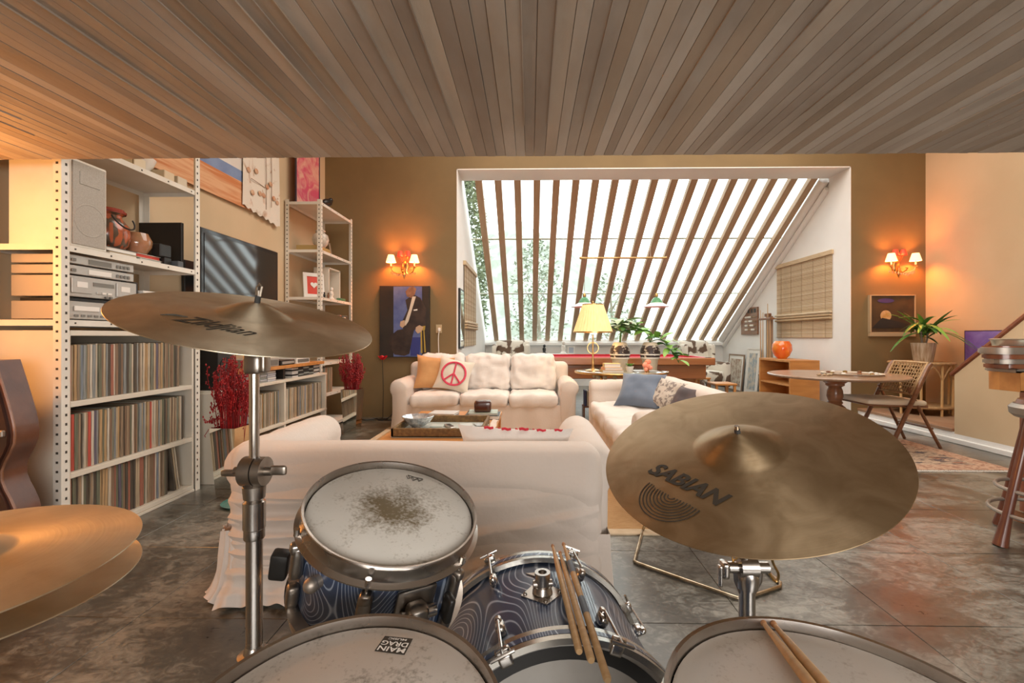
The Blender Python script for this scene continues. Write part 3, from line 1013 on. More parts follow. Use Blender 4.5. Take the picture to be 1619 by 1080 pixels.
# ---------------------------------------------------------------- television
tv = thing('television', 'large black flat television angled out from the left wall above the low unit', 'television', (-2.50, 3.945, 1.655))
solo('flat_panel', B2(-2.88, -2.56, 3.30, 3.325, Z2, Z2 + .34, .003), black, 'thin black panel standing at the right end of the near shelf', 'panel')
tw, th_ = 1.06, .67
part('bezel', MB().box((-.025, 0, 0), (.05, tw, th_), .006), black_g, tv)
part('screen', MB().box((.002, 0, .012), (.004, tw - .07, th_ - .10)), mat('tv_screen', (.018, .018, .02), .06, spec=1.0), tv)
part('wall_arm', MB().box((-.24, 0, 0), (.40, .08, .08), .01).box((-.43, 0, 0), (.03, .30, .30), .004), black, tv)

# stereo boxes on the plank and below
eq = [(4.05, 4.40, .075, silver, 'silver amplifier on the orange plank'), (4.44, 4.70, .05, black, 'black player on the orange plank'), (4.74, 5.02, .06, paper_w, 'white box on the orange plank')]
for i, (a, b, h_, m_, lb) in enumerate(eq):
    t = thing('stereo_unit', lb, 'hi-fi', group='equipment on the orange plank')
    part('casing', B2(BX + .08, lx - .03, a, b, op + .013, op + .013 + h_, .003), m_, t)
    part('front_panel', B2(lx - .031, lx - .026, a + .02, b - .02, op + .025, op + h_), silver_d if m_ != black else silver, t)
bk = thing('side_speaker', 'black subwoofer on the low unit behind the near red flowers', 'speaker')
part('cabinet', B2(BX + .03, lx - .04, 3.55, 3.74, lz_top, lz_top + .34, .004), black, bk)
part('cone', MB().lathe([(0, -.01), (.03, -.012), (.07, .002), (.078, .004), (.078, 0)], 24, align((lx - .038, 3.645, lz_top + .18), (1, 0, 0))), rubber, bk)
r = random.Random(12)
y = 3.84
k = 0
cdm = [mat('cd_case_%d' % i, c, .25) for i, c in enumerate([(.62, .60, .58), (.05, .05, .05), (.30, .32, .30), (.45, .46, .50)])]
while y < 5.20:
    w_ = r.uniform(.11, .15)
    if abs(y + w_ / 2 - 4.55) > w_ / 2 + .03:
        mi = r.randrange(4); n_ = r.choice((5, 6, 7)) if op - .03 - lz_top > .075 else 4
        t = thing('cd_stack', ['white', 'black', 'grey green', 'blue grey'][mi] + ' cd cases stacked under the orange plank, %s' % ['first', 'second', 'third', 'fourth', 'fifth', 'sixth', 'seventh', 'eighth', 'ninth', 'tenth', 'eleventh', 'twelfth'][k] + ' stack from the drums',
                  'cd stack', (lx - .11, y + w_ / 2, lz_top), group='cd stacks under the plank')
        hh = (op - .03 - lz_top) / n_
        for q in range(n_):
            part('cd_case', MB().box((r.uniform(-.004, .004), 0, hh * (q + .5)), (.125, w_ - .012, hh * .86), .001), cdm[(mi + (q % 3 == 1)) % 4], t)
        k += 1
    y += w_

# ---------------------------------------------------------------- corner unit contents
bxs = [(U2a + .10, 'ochre wooden box under the lidded jar', (.34, .22, .07))]
solo('wooden_box', B2(-2.83, -2.56, U2a + .06, U2a + .40, 2.20, 2.265, .004), mat('ochre_wood', (.40, .27, .10), .5), 'ochre wooden box under the white lidded jar in the corner unit', 'box')
jr = thing('ginger_jar', 'white crackled lidded jar on the ochre box in the corner unit', 'jar', (-2.62, U2a + .25, 2.265))
jm = mat('crackled_white_glaze', (.66, .60, .52), .3, col2=(.40, .34, .28), scale=18, coat=.4)
part('body', MB().lathe([(0, 0), (.05, 0), (.085, .045), (.10, .10), (.088, .155), (.05, .185), (.045, .20)], 26), jm, jr)
part('lid', MB().lathe([(.055, .195), (.06, .21), (.03, .235), (.018, .24), (.022, .26), (0, .27)], 22), jm, jr)
def frame(name, label, cat, c, w, h, fm, inner, normal_rot, fw=.02, th=.02, group=None, matw=0.0, tiltx=0.0):
    """upright picture: local X width, Z up, faces -Y"""
    t = thing(name, label, cat, c, (tiltx, 0, normal_rot), group)
    m = MB()
    m.box((0, 0, h - fw / 2), (w, th, fw), .002).box((0, 0, fw / 2), (w, th, fw), .002)
    m.box((-w / 2 + fw / 2, 0, h / 2), (fw, th, h - 2 * fw), .002).box((w / 2 - fw / 2, 0, h / 2), (fw, th, h - 2 * fw), .002)
    part('frame', m, fm, t)
    part('mount', MB().box((0, .004, h / 2), (w - 2 * fw, th * .4, h - 2 * fw)), paper_w if matw else inner, t)
    if matw: part('print', MB().box((0, -.0015, h / 2), (w - 2 * fw - 2 * matw, th * .3, h - 2 * fw - 2 * matw)), inner, t)
    return t


frame('photo_frame', 'small wooden photo frame right of the lidded jar', 'picture frame', (-2.60, U2a + .52, 2.20), .13, .17, wood_t, mat('sepia_print', (.30, .22, .14), .5, col2=(.55, .45, .33), scale=14), pi / 2 + .4, tiltx=-.16)
hf = frame('heart_frame', 'white framed red picture with a white heart in the corner unit', 'picture frame', (-2.66, U2a + .17, 1.634), .25, .31, paper_w, mat('red_card', (.62, .05, .025), .5), pi / 2 - .75, fw=.045, tiltx=-.12)
hb_ = MB()
hpts = [(16 * sin(t) ** 3, 13 * cos(t) - 5 * cos(2 * t) - 2 * cos(3 * t) - cos(4 * t)) for t in [i * 2 * pi / 28 for i in range(28)]]
part('heart', MB().prism([(x * .0026, y * .0026) for x, y in hpts], -.001, .001, Matrix.Translation((0, -.0075, .16)) @ Matrix.Rotation(pi / 2, 4, 'X')), paper_w, hf)
wf = thing('box_frame', 'tall white box frame at the right of the corner unit', 'picture frame', (0, 0, 0))
m = MB()
ya, yb, za, zb = U2a + .44, U2a + .80, 1.634, 1.634 + .42
for q in ((-2.80, -2.60, ya, ya + .02, za, zb), (-2.80, -2.60, yb - .02, yb, za, zb), (-2.80, -2.60, ya, yb, za, za + .02), (-2.80, -2.60, ya, yb, zb - .02, zb)):
    m.box(((q[0] + q[1]) / 2, (q[2] + q[3]) / 2, (q[4] + q[5]) / 2), (q[1] - q[0], q[3] - q[2], q[5] - q[4]), .002)
part('frame', m, cream_w, wf)
part('back', B2(-2.80, -2.79, ya, yb, za, zb), mat('grey_backing', (.35, .30, .24), .6), wf)
fig_m = mat('white_figurine', (.75, .70, .62), .35)


def figurine(label, loc, h, m, seed=0):
    t = thing('figurine', label, 'figurine', loc)
    part('body', MB().lathe([(0, 0), (.24 * h, 0), (.25 * h, .05 * h), (.13 * h, .2 * h), (.18 * h, .45 * h), (.16 * h, .6 * h), (.06 * h, .7 * h)], 14), m, t)
    part('head', MB().sphere((.02 * h, 0, .82 * h), .14 * h, 12, 7, (1, 1, 1.15)), m, t)
    a = MB().tube([(0, -.13 * h, .6 * h), (.1 * h, -.2 * h, .42 * h), (.15 * h, -.08 * h, .36 * h)], .035 * h, 6).tube([(0, .13 * h, .6 * h), (.1 * h, .2 * h, .42 * h), (.15 * h, .08 * h, .36 * h)], .035 * h, 6)
    part('arms', a, m, t)


figurine('white porcelain figurine before the box frame', (-2.56, U2a + .42, 1.634), .16, fig_m)
figurine('small dark figurine under the heart frame', (-2.55, U2a + .20, 1.634), .075, black)
figurine('second small dark figurine beside the heart frame', (-2.55, U2a + .31, 1.634), .08, wood_b)
solo('trinket_box', B2(-2.58, -2.52, U2a + .62, U2a + .78, 1.634, 1.67, .004), mat('green_tin', (.10, .22, .12), .4), 'green tin at the foot of the white box frame', 'box')
for i in range(12):
    c_ = [(.30, .12, .06), (.10, .08, .06), (.55, .50, .42), (.62, .58, .50)][(i * 7) % 4]
    w_ = .022 + .014 * ((i * 5) % 3)
    y_ = U2a + .08 + i * .07
    t = thing('book', ['rust', 'black', 'ivory', 'white'][(i * 7) % 4] + ' book, %s from the left on the corner unit shelf below the frames' % ORD[i], 'book', (FX - .10, y_, 1.181), group='books on the fourth shelf of the corner unit')
    part('cover', MB().box((0, 0, .11 + .01 * (i % 3)), (.15, w_, .22 + .02 * (i % 3)), .003), mat('spine_%d' % ((i * 7) % 4), c_, .5), t)
    part('pages', MB().box((-.004, 0, .11 + .01 * (i % 3)), (.146, w_ - .008, .224 + .02 * (i % 3))), paper_w, t)
# on top of the corner unit
pk = mat('pink_abstract_print', (.60, .09, .16), .5, col2=(.70, .38, .30), scale=5, stretch=(1, 6, 1), lo=.4, hi=.6, detail=6, distort=1.5)
frame('abstract_painting', 'pink and crimson abstract painting standing on top of the corner unit', 'painting', (-2.84, U2a + .38, 2.776), .62, .85, mat('dark_violet_edge', (.05, .03, .05), .5), pk, pi / 2, fw=.012)
bd = thing('bird_figure', 'black bird figure on the edge of the corner unit top', 'figurine', (-2.56, U2a + .30, 2.776))
part('body', MB().sphere((0, 0, .07), .06, 14, 8, (.8, 1.9, .8), (.25, 0, 0)), black, bd)
part('head', MB().sphere((0, .10, .13), .03, 10, 6).cyl((0, .12, .13), (0, .17, .12), .012, .001, 6), black, bd)
part('tail', MB().box((0, -.15, .035), (.03, .14, .008), 0, (.2, 0, 0)), black, bd)
part('leg', MB().cyl((0.01, .02, 0), (0.01, .02, .05), .004, n=6).cyl((-.02, .02, 0), (-.02, .02, .05), .004, n=6), black, bd)

# ---------------------------------------------------------------- cloths on the left wall
fm_ = [mat('cloth_orange', (.55, .20, .07), .8, col2=(.70, .40, .22), scale=3, stretch=(1, .5, 9), lo=.4, hi=.6), mat('cloth_blue', (.16, .22, .40), .8, col2=(.22, .30, .48), scale=5),
       mat('cloth_white', (.74, .70, .66), .8, col2=(.66, .62, .58), scale=4), mat('cloth_red', (.45, .03, .05), .8)]
fl = thing('painted_banner', 'horizontal painted banner with orange, blue and white bands on the left wall', 'banner')
by0, by1 = 3.45, 4.78


def strip(y0, y1, z0, z1, dz0=0, dz1=0, x=XL + .03):
    return MB().grid(lambda u, v: (x + .012 * sin(u * 9) * .3, y0 + (y1 - y0) * u, (z0 + dz0 * (1 - u)) + (z1 - z0) * v), 12, 3, flip=True).grid(
        lambda u, v: (x - .008, y0 + (y1 - y0) * u, (z0 + dz0 * (1 - u)) + (z1 - z0) * v), 2, 2)


part('orange_band', strip(by0, by1, 2.47, 2.72), fm_[0], fl)
part('blue_band', strip(by0, by1, 2.72, 2.83), fm_[1], fl)
part('white_band', strip(by0, by1, 2.83, 3.25), fm_[2], fl)
part('red_patch', strip(4.36, 4.54, 2.95, 3.25, x=XL + .036), fm_[3], fl)
lm = MB()
lm.add(*text_geo('H', .16, 0, .004), M=Matrix(((0, 0, 1, XL + .042), (1, 0, 0, 4.46), (0, 1, 0, 3.04), (0, 0, 0, 1))))
part('letter', lm, paper_w, fl)
tap_m = mat('floral_tapestry', (.72, .66, .57), .85, col2=(.42, .24, .14), scale=7, lo=.60, hi=.74, detail=8, distort=1)
tap = thing('floral_tapestry', 'cream fringed tapestry with brown flowers on the left wall beside the banner', 'tapestry')
part('cloth', MB().grid(lambda u, v: (XL + .045 + .006 * sin(u * 14 + v * 3), 4.55 + .68 * u, 2.42 + .95 * v + .012 * sin(u * 40) * (1 - v) + .07 * (1 - u) * (1 - v)), 30, 20, flip=True), tap_m, tap)
st_ = MB()
for (ya, za, yb, zb) in ((4.95, 2.55, 4.93, 3.3), (4.68, 2.8, 4.93, 2.78), (5.05, 2.6, 5.04, 3.3)):
    st_.tube([(XL + .054, ya, za), (XL + .056, (ya + yb) / 2 + .01, (za + zb) / 2), (XL + .054, yb, zb)], .003, 5)
part('stems', st_, mat('brown_thread', (.25, .14, .08), .8), tap)
fb = MB()
for q in range(9):
    a = random.Random(q)
    fb.sphere((XL + .055, 4.64 + .066 * q, 2.62 + .3 * a.random()), .035, 8, 5, (.12, 1, .8))
part('flowers', fb, mat('rust_flowers', (.48, .22, .12), .85, col2=(.62, .42, .28), scale=20), tap)

# ================================================================== RUGS
jute = mat('jute_rug', (.40, .22, .09), .9, col2=(.48, .29, .13), scale=30, stretch=(1, 6, 1), bump=.3, bscale=80)
rg = thing('jute_rug', 'large orange-tan jute rug with a cream border under the sofas', 'rug', (0, 0, 0))
rx, ry = (-1.78, 1.45), (2.645, 6.2)
part('field', B2(rx[0] + .07, rx[1] - .07, ry[0] + .07, ry[1] - .07, .0005, .010, .002), jute, rg)
bm = MB()
for q in ((rx[0], rx[1], ry[0], ry[0] + .07), (rx[0], rx[1], ry[1] - .07, ry[1]), (rx[0], rx[0] + .07, ry[0] + .07, ry[1] - .07), (rx[1] - .07, rx[1], ry[0] + .07, ry[1] - .07)):
    bm.box(((q[0] + q[1]) / 2, (q[2] + q[3]) / 2, .006), (q[1] - q[0], q[3] - q[2], .011), .002)
part('border', bm, mat('cream_webbing', (.60, .47, .32), .85, col2=(.54, .41, .27), scale=20), rg)
pr = thing('persian_rug', 'faded pink and beige patterned rug with fringe before the stairs', 'rug', (0, 0, 0))
px0, px1, py0, py1 = 2.25, 4.16, 3.98, 5.15
persian = mat('persian_pattern', (.48, .36, .26), .9, col2=(.15, .11, .10), scale=9, stretch=(1, 2.4, 1), lo=.50, hi=.60, detail=4, distort=2, bump=.2, bscale=60)
part('field', B2(px0 + .16, px1 - .16, py0 + .16, py1 - .16, .0005, .009), persian, pr)
bm = MB()
for q in ((px0, px1, py0, py0 + .16), (px0, px1, py1 - .16, py1), (px0, px0 + .16, py0 + .16, py1 - .16), (px1 - .16, px1, py0 + .16, py1 - .16)):
    bm.box(((q[0] + q[1]) / 2, (q[2] + q[3]) / 2, .005), (q[1] - q[0], q[3] - q[2], .0085))
part('border', bm, mat('persian_border', (.50, .34, .24), .9, col2=(.34, .19, .13), scale=26, lo=.50, hi=.56, detail=2, bump=.2), pr)
med = MB()
r = random.Random(2)
for k in range(60):
    x, y = r.uniform(px0 + .22, px1 - .2), r.uniform(py0 + .2, py1 - .2)
    s_ = r.uniform(.02, .06)
    med.prism([(x - s_ * 1.4, y), (x, y - s_ * .5), (x + s_ * 1.4, y), (x, y + s_ * .5)], .009, .0105)
part('motifs', med, mat('persian_motif', (.10, .085, .10), .9, col2=(.30, .14, .09), scale=8, lo=.5, hi=.55), pr, kind='stuff')
fr = MB()
for k in range(120):
    x = px0 + (px1 - px0) * k / 119
    fr.box((x, py0 - .02, .004), (.006, .045, .005), 0, (0, 0, r.uniform(-.3, .3)))
part('fringe', fr, paper_w, pr, kind='stuff')

# ================================================================== SOFAS
def arm_profile(w, top, r_, side):
    """closed outline (x, z) of a rolled arm, roll overhanging to the outside"""
    pts = [(-w / 2 * side * -1, .02)]
    cx, cz = side * .02, top - r_
    out = []
    for i in range(17):
        a = -.75 + i * (pi + 1.1) / 16
        out.append((cx + side * r_ * cos(a), cz + r_ * sin(a)))
    return [(side * w / 2, .02), (side * w / 2, cz - r_ * .9)] + out + [(-side * w / 2, cz - r_ * .8), (-side * w / 2, .02)]


def sweep_y(poly, y0, y1, n, rnd_=.05, wr=0.0, seed=0):
    m = MB()
    cx = sum(p[0] for p in poly) / len(poly); cz = sum(p[1] for p in poly) / len(poly)
    rings = []
    ys = [(0, .80), (.012, .90), (.035, .97), (.07, 1.0)]
    st_ = [(y0 + a * rnd_ / .05, k) for a, k in ys] + [(y0 + .1 + (y1 - y0 - .2) * i / n, 1) for i in range(n + 1)] + [(y1 - a * rnd_ / .05, k) for a, k in reversed(ys)]
    vs = []
    for y, k in st_:
        for x, z in poly:
            q = Vector((cx + (x - cx) * k, y, (cz + (z - cz) * k) if z > .05 else z))
            if wr: q += Vector((1, 0, 1)) * wr * noise.noise(Vector((q.x * 3 + seed, q.y * 7, q.z * 9)))
            vs.append(q)
    np_ = len(poly)
    fs = [list(range(np_)), [(len(st_) - 1) * np_ + i for i in reversed(range(np_))]]
    for j in range(len(st_) - 1):
        for i in range(np_):
            a, b = j * np_ + i, j * np_ + (i + 1) % np_
            fs.append((a, a + np_, b + np_, b))
    m.add(vs, fs)
    ar = sum(poly[i][0] * poly[(i + 1) % np_][1] - poly[(i + 1) % np_][0] * poly[i][1] for i in range(np_))
    if ar < 0: m.f = [list(reversed(f)) for f in m.f]
    return m


def skirt(w, d, z0, z1, amp=.008, flare=.02, seed=0, pleats=(), rear=True):
    """hanging cloth around a rectangle, with folds"""
    per = []
    n = 46
    for (a, b) in (((-w / 2, -d / 2), (w / 2, -d / 2)), ((w / 2, -d / 2), (w / 2, d / 2)), ((w / 2, d / 2), (-w / 2, d / 2)), ((-w / 2, d / 2), (-w / 2, -d / 2))):
        for i in range(n):
            t = i / n
            per.append((a[0] + (b[0] - a[0]) * t, a[1] + (b[1] - a[1]) * t))
    def f(u, v):
        k = int(round(u * len(per))) % len(per)
        x, y = per[k]
        q = Vector((x, y)); nn = Vector((x / w, y / d))
        m_ = max(abs(nn.x), abs(nn.y))
        dr = Vector((1 if nn.x > 0 else -1, 0)) if abs(nn.x) >= abs(nn.y) else Vector((0, 1 if nn.y > 0 else -1))
        o = (1 - v) * (flare + amp * 1.6 * sin(k * .9 + 3 * noise.noise(Vector((k * .07, seed, 0))))) + amp * .5 * noise.noise(Vector((k * .2, v * 3, seed)))
        for pl in pleats:
            if dr.y < 0 and abs(x - pl) < .03: o -= .022 * (1 - abs(x - pl) / .03)
        q = q + dr * o
        return (q.x, q.y, z0 + (z1 - z0) * v)
    return MB().grid(f, len(per), 6)


def sofa(name, label, loc, rotz, w, d, n, back_h, arm_h, seat_h, arm_w=.24, roll=.12, cush_h=None, rear_disp=None, seed=0, flare=.02, hem=None):
    t = thing(name, label, 'sofa', loc, (0, 0, rotz))
    wi = w - 2 * arm_w
    part('skirt', skirt(w - .06, d - .06, .012, .30, .006, flare, seed, [(-wi / 2 + wi / n * k) for k in range(0, n + 1)]), fabric, t, ang=60)
    part('base', MB().soft((0, -.02, .17), (w - .10, d - .12, .28), .03, (8, 6, 3)), fabric, t, ang=60)
    bt = .21
    part('backrest', MB().soft((0, d / 2 - bt / 2, back_h / 2 + .01), (w - .12, bt, back_h - .02), .075, (46, 6, 30), wr=.006, fq=2.2, seed=seed, disp=rear_disp), fabric, t, ang=60)
    for s_ in (-1, 1):
        a = sweep_y(arm_profile(arm_w - .04, arm_h, roll, s_), -d / 2 + .01, d / 2 - .10, 12, .05, .010, seed + s_)
        part('arm', a, fabric, t, loc=(s_ * (w / 2 - arm_w / 2), 0, 0), ang=60)
    cw = wi / n
    for k in range(n):
        x = -wi / 2 + cw * (k + .5)
        part('seat_cushion', MB().soft((x, -bt / 2 - .02, seat_h - .075), (cw - .006, d - bt - .03, .15), .05, (22, 20, 5), puff=.024, wr=.022, fq=8, seed=seed + k * 3), fabric2, t, ang=60)
        if cush_h:
            hh = cush_h - seat_h
            def dsp(p, k=k):
                return Vector((p.x, p.y, p.z + .022 * noise.noise(Vector((p.x * 4 + k * 5, 2, 0))) * (1 if p.z > 0 else 0)))
            part('back_cushion', MB().soft((x, d / 2 - bt - .075, seat_h + hh / 2 - .005), (cw + .004, .19, hh), .075, (28, 6, 24), puff=.038, wr=.030, fq=9, seed=seed + 7 + k * 5, rot=(-.13, 0, 0), disp=dsp), fabric2, t, ang=60)
    return t


# near sofa, seen from behind: tension folds across the loose cover
def softfold(t): return (1 - abs(sin(t / 2))) ** 1.5 - .3


def near_disp(p):
    # local: rear is +y; x to the viewer's left is +x (sofa is turned round)
    if p.y > .02:
        hz = p.z + .33
        e = max(0, min(1, (p.x + .15) / .8))
        f = .030 * e * softfold(hz * 66 + p.x * 5 + 2 * noise.noise(Vector((p.x * 2, hz * 3, 0)))) * max(0, min(1, (.56 - hz) / .12)) * max(0, min(1, (hz - .02) / .1))
        f += .022 * softfold((hz * 1.0 - p.x * .16) * 44 + 1.6 * noise.noise(Vector((p.x * 3, hz * 2, 4)))) * max(0, 1 - e) * max(0, min(1, (.56 - hz) / .1)) * .8
        f += .028 * noise.noise(Vector((p.x * 1.2, hz * 9, 8)))
        p = Vector((p.x, p.y + f, p.z))
    if p.z < -.15:
        k = (-.15 - p.z) / .18
        p = Vector((p.x * (1 + .05 * k * (1 if p.x > 0 else .2)), p.y + .03 * k * k * (1 if p.y > 0 else 0), p.z))
    return p


ns = sofa('loveseat', 'white slipcovered two seat sofa with its back to the drums', (-.505, 2.405, .0), pi, 1.76, .93, 2, .675, .668, .42, arm_w=.23, roll=.115, rear_disp=near_disp, seed=3)
# the loose cover hanging down its rear to the floor: tension folds at the left, long slack folds at the right, slack hem
def ridge(t):
    f = t / (2 * pi) % 1.0
    return (f / .72 if f < .72 else (1 - f) / .28) ** 1.3


def cover(u, v):
    x = .80 - 1.60 * u            # u runs left to right in the photograph
    z = .012 + .600 * v
    n1 = noise.noise(Vector((x * 2.1, z * 3, 1)))
    n2 = noise.noise(Vector((x * 5, z * 8, 7)))
    lft = max(0.0, min(1.0, (x - .05) / .55))
    rgt = 1 - lft
    up = max(0.0, min(1.0, (.55 - z) / .12)) * max(0.0, min(1.0, (z - .02) / .10))
    o = .030 * lft * up * ridge(z * 78 + 5 * (1 - x) * (.35 - z) + 2.6 * n1)
    o += .026 * rgt * up * ridge((z + .16 * x) * 40 + 4.0 * n1) * (.5 + .5 * abs(n2) * 2)
    o += .010 * n1 + .005 * n2
    lo = max(0.0, (.20 - z) / .20)
    o += .045 * lo ** 1.6 * (1 + .5 * n1) + .010 * lo * sin(x * 52 + 5 * noise.noise(Vector((x * 4, 0, 2))))
    c_ = max(0.0, (x - .45) / .35)
    o += c_ ** 2 * lo ** 1.5 * .05 * (1 + .6 * n2)
    x += c_ ** 2 * lo ** 1.6 * .02
    k = (1 - v)
    edge = max(0, (abs(x) - .70) / .10)
    y = .462 + o - .030 * min(1, edge) ** 2 * (1 - lo) - (.018 * max(0, (z - .56) / .05))
    return (x, y, z + .010 * lo * (1 + sin(x * 60 + 3 * n1)) * (1 - v) ** 8)


part('rear_cover', MB().grid(cover, 190, 110, flip=False), fabric, ns, ang=70)


def corner(u, v):
    a = -pi * .10 + u * pi * .66
    fold = sin(u * 30 + 3 * noise.noise(Vector((u * 5, v * 2, 0))))
    rr = .08 + .060 * (1 - v) ** 2 + .012 * fold * (1 - v * .6)
    return (.785 + rr * cos(a), .375 + rr * sin(a) * .95, .008 + .30 * v ** 1.3 + .010 * (1 - v) ** 3 * (1 + fold))


part('corner_hem', MB().grid(corner, 70, 16), fabric, ns, ang=70)

far_sofa = sofa('sofa', 'white slipcovered three seat sofa facing the drums before the slanted window', (-.57, 6.0, .011), 0, 2.30, .90, 3, .80, .62, .43, arm_w=.235, roll=.115, cush_h=.92, seed=11)
right_sofa = sofa('sofa.001', 'cream slipcovered sofa at the right, facing the coffee table', (1.15, 4.10, .011), -pi / 2, 2.42, .96, 2, .70, .655, .42, arm_w=.24, roll=.10, cush_h=None, seed=21)
for (lx_, ly_) in ((-1.16, -.45), (1.16, -.45), (-1.16, .42), (1.16, .42)):
    part('leg', MB().cyl((lx_, ly_, 0), (lx_, ly_, .07), .022, .03, 10), cream_w, right_sofa)
# its loose back cushions
for k, (y_, hh) in enumerate(((4.90, .30), (3.62, .27))):
    pass


def pillow(w, h, t_, seed=0, n=14, wr=.012):
    def f(sg):
        def g(u, v):
            x, y = 2 * u - 1, 2 * v - 1
            ex = 1 - .12 * (1 - y * y) * 1
            ey = 1 - .11 * (1 - x * x) * 1
            b = ((1 - x ** 4) * (1 - y ** 4)) ** .55
            z = sg * t_ / 2 * b + wr * noise.noise(Vector((x * 2.2 + seed, y * 2.2, sg))) * b ** .5
            return (x * w / 2 * ex, z, y * h / 2 * ey + h / 2)
        return g
    m = MB().grid(f(-1), n, n)
    m.grid(f(1), n, n, flip=True)
    return m


def stand(o, loc, lean, rz, roll=0.0):
    o.rotation_mode = 'XYZ'
    o.matrix_world = Matrix.Translation(Vector(loc)) @ Matrix.Rotation(rz, 4, 'Z') @ Matrix.Rotation(lean, 4, 'X') @ Matrix.Rotation(roll, 4, 'Y')


p1 = W(668, 623, 5.93)
o = solo('throw_pillow', pillow(.50, .46, .15, 1), mat('ochre_linen', (.62, .33, .13), .8, col2=(.54, .27, .10), scale=6, sheen=.2), 'orange ochre cushion at the left end of the far sofa', 'cushion', ang=60)
stand(o, (-1.27, 5.90, .46), -.30, .18, .10)
pp = thing('peace_pillow', 'off-white cushion with a pink peace sign on the far sofa', 'cushion')
part('cover', pillow(.46, .44, .13, 2), mat('ivory_linen', (.74, .68, .58), .8, col2=(.68, .62, .52), scale=5), pp, ang=60)
pm = MB()
def onp(x, y):  # front face of the pillow
    X, Y = x / .23, (y - .22) / .22
    b = ((1 - min(1, X ** 4)) * (1 - min(1, Y ** 4))) ** .55
    return (x, -.067 * b - .006 + .012 * noise.noise(Vector((X * 2.2 + 2, Y * 2.2, -1))) * b ** .5, y)
R_ = .15
pm.tube([onp(R_ * cos(a), .22 + R_ * sin(a)) for a in [i * 2 * pi / 30 for i in range(30)]], .0135, 6, closed=True)
pm.tube([onp(0, .22 + R_ * (1 - 2 * i / 10)) for i in range(11)], .011, 6)
for s_ in (-1, 1): pm.tube([onp(s_ * R_ * .7 * i / 6, .22 - R_ * .7 * i / 6) for i in range(7)], .011, 6)
part('peace_sign', pm, mat('pink_print', (.72, .07, .13), .7, col2=(.60, .05, .10), scale=30), pp)
stand(pp, (-1.02, 5.78, .46), -.34, .10, .22)
nspil = thing('red_print_pillow', 'white cushion with red printed strokes along its top, inside the near sofa', 'cushion')
part('cover', pillow(.56, .36, .13, 5), fabric2, nspil, ang=60)
rp_ = MB()
for k in range(5):
    z0 = .33
    rp_.tube([(-.15 + .085 * k + .014 * j, -.004 + .006 * (j % 2), .349 - .004 * (k % 2) - .001 * j) for j in range(4)], .007, 5)
    rp_.tube([(-.17 + .085 * k, .026, .325), (-.13 + .085 * k, .034, .30), (-.17 + .085 * k, .040, .27), (-.12 + .085 * k, .046, .24)], .010, 5)
part('red_print', rp_, mat('red_print', (.55, .02, .04), .7), nspil)
stand(nspil, (-.085, 2.33, .385), .38, 0, .04)
bp = solo('blue_pillow', pillow(.46, .44, .17, 8, wr=.02), mat('blue_grey_linen', (.115, .15, .21), .8, col2=(.16, .20, .27), scale=5, sheen=.3), 'blue grey cushion leaning on the far end of the right sofa', 'cushion', ang=60)
stand(bp, (1.04, 4.50, .455), -.78, -.52, .0)
bp2 = solo('patterned_pillow', pillow(.38, .32, .12, 9), mat('patterned_linen', (.55, .49, .42), .8, col2=(.24, .20, .18), scale=26, lo=.5, hi=.55), 'small beige patterned cushion behind the blue grey one', 'cushion', ang=60)
stand(bp2, (1.24, 4.36, .47), -.62, -1.0, .10)
bp3 = solo('dark_pillow', pillow(.38, .30, .12, 10), mat('dark_plum_linen', (.07, .055, .06), .8, col2=(.12, .09, .09), scale=6), 'dark plum cushion on the right sofa behind the big cymbal', 'cushion', ang=60)
stand(bp3, (1.30, 4.02, .45), -.60, -1.25, .0)

# ================================================================== COFFEE TABLE
ct = thing('coffee_table', 'low orange beech coffee table with drawers between the sofas', 'table')
cx0_, cx1_, cy0_, cy1_ = -1.06, -.27, 3.13, 4.40
part('tabletop', B2(cx0_, cx1_, cy0_, cy1_, .405, .432, .004), wood_o, ct)
for q in ((cx0_ + .04, cy0_ + .04), (cx1_ - .04, cy0_ + .04), (cx0_ + .04, cy1_ - .04), (cx1_ - .04, cy1_ - .04)):
    part('leg', B2(q[0] - .03, q[0] + .03, q[1] - .03, q[1] + .03, .010, .405, .003), wood_o, ct)
part('apron', B2(cx0_ + .03, cx1_ - .03, cy0_ + .03, cy1_ - .03, .27, .405), wood_o, ct)
for x in (-.86, -.48):
    dd = part('drawer', MB().box((x, cy0_ + .026, .337), (.34, .02, .115), .003), wood_o, ct)
    part('knob', MB().cyl((x, cy0_ + .018, .337), (x, cy0_ - .004, .337), .012), wood_b, dd)
tray_m = mat('woven_tray', (.24, .145, .05), .6, col2=(.13, .07, .025), scale=40, stretch=(1, 1, 1), bump=.3)
tray = thing('serving_tray', 'long low woven tray on the near half of the coffee table', 'tray')
tx0, tx1, ty0, ty1, tz = -.99, -.335, 3.22, 3.78, .434
part('base', B2(tx0, tx1, ty0, ty1, tz, tz + .012), mat('tray_lining', (.46, .50, .46), .5), tray)
m = MB()
for q in ((tx0, tx1, ty0, ty0 + .02), (tx0, tx1, ty1 - .02, ty1), (tx0, tx0 + .02, ty0, ty1), (tx1 - .02, tx1, ty0, ty1)):
    m.box(((q[0] + q[1]) / 2, (q[2] + q[3]) / 2, tz + .034), (q[1] - q[0], q[3] - q[2], .066), .004)
part('rim', m, tray_m, tray)
bw = solo('glass_bowl', MB().lathe([(0, 0), (.045, 0), (.05, .012), (.09, .04), (.125, .09), (.12, .092), (.083, .045), (0, .016)], 14), mat('cut_glass', (.30, .32, .36), .12, .4, col2=(.72, .74, .76), scale=34, coat=.5),
          'faceted grey glass bowl at the left of the tray', 'bowl', (-.87, 3.52, .447), ang=10)
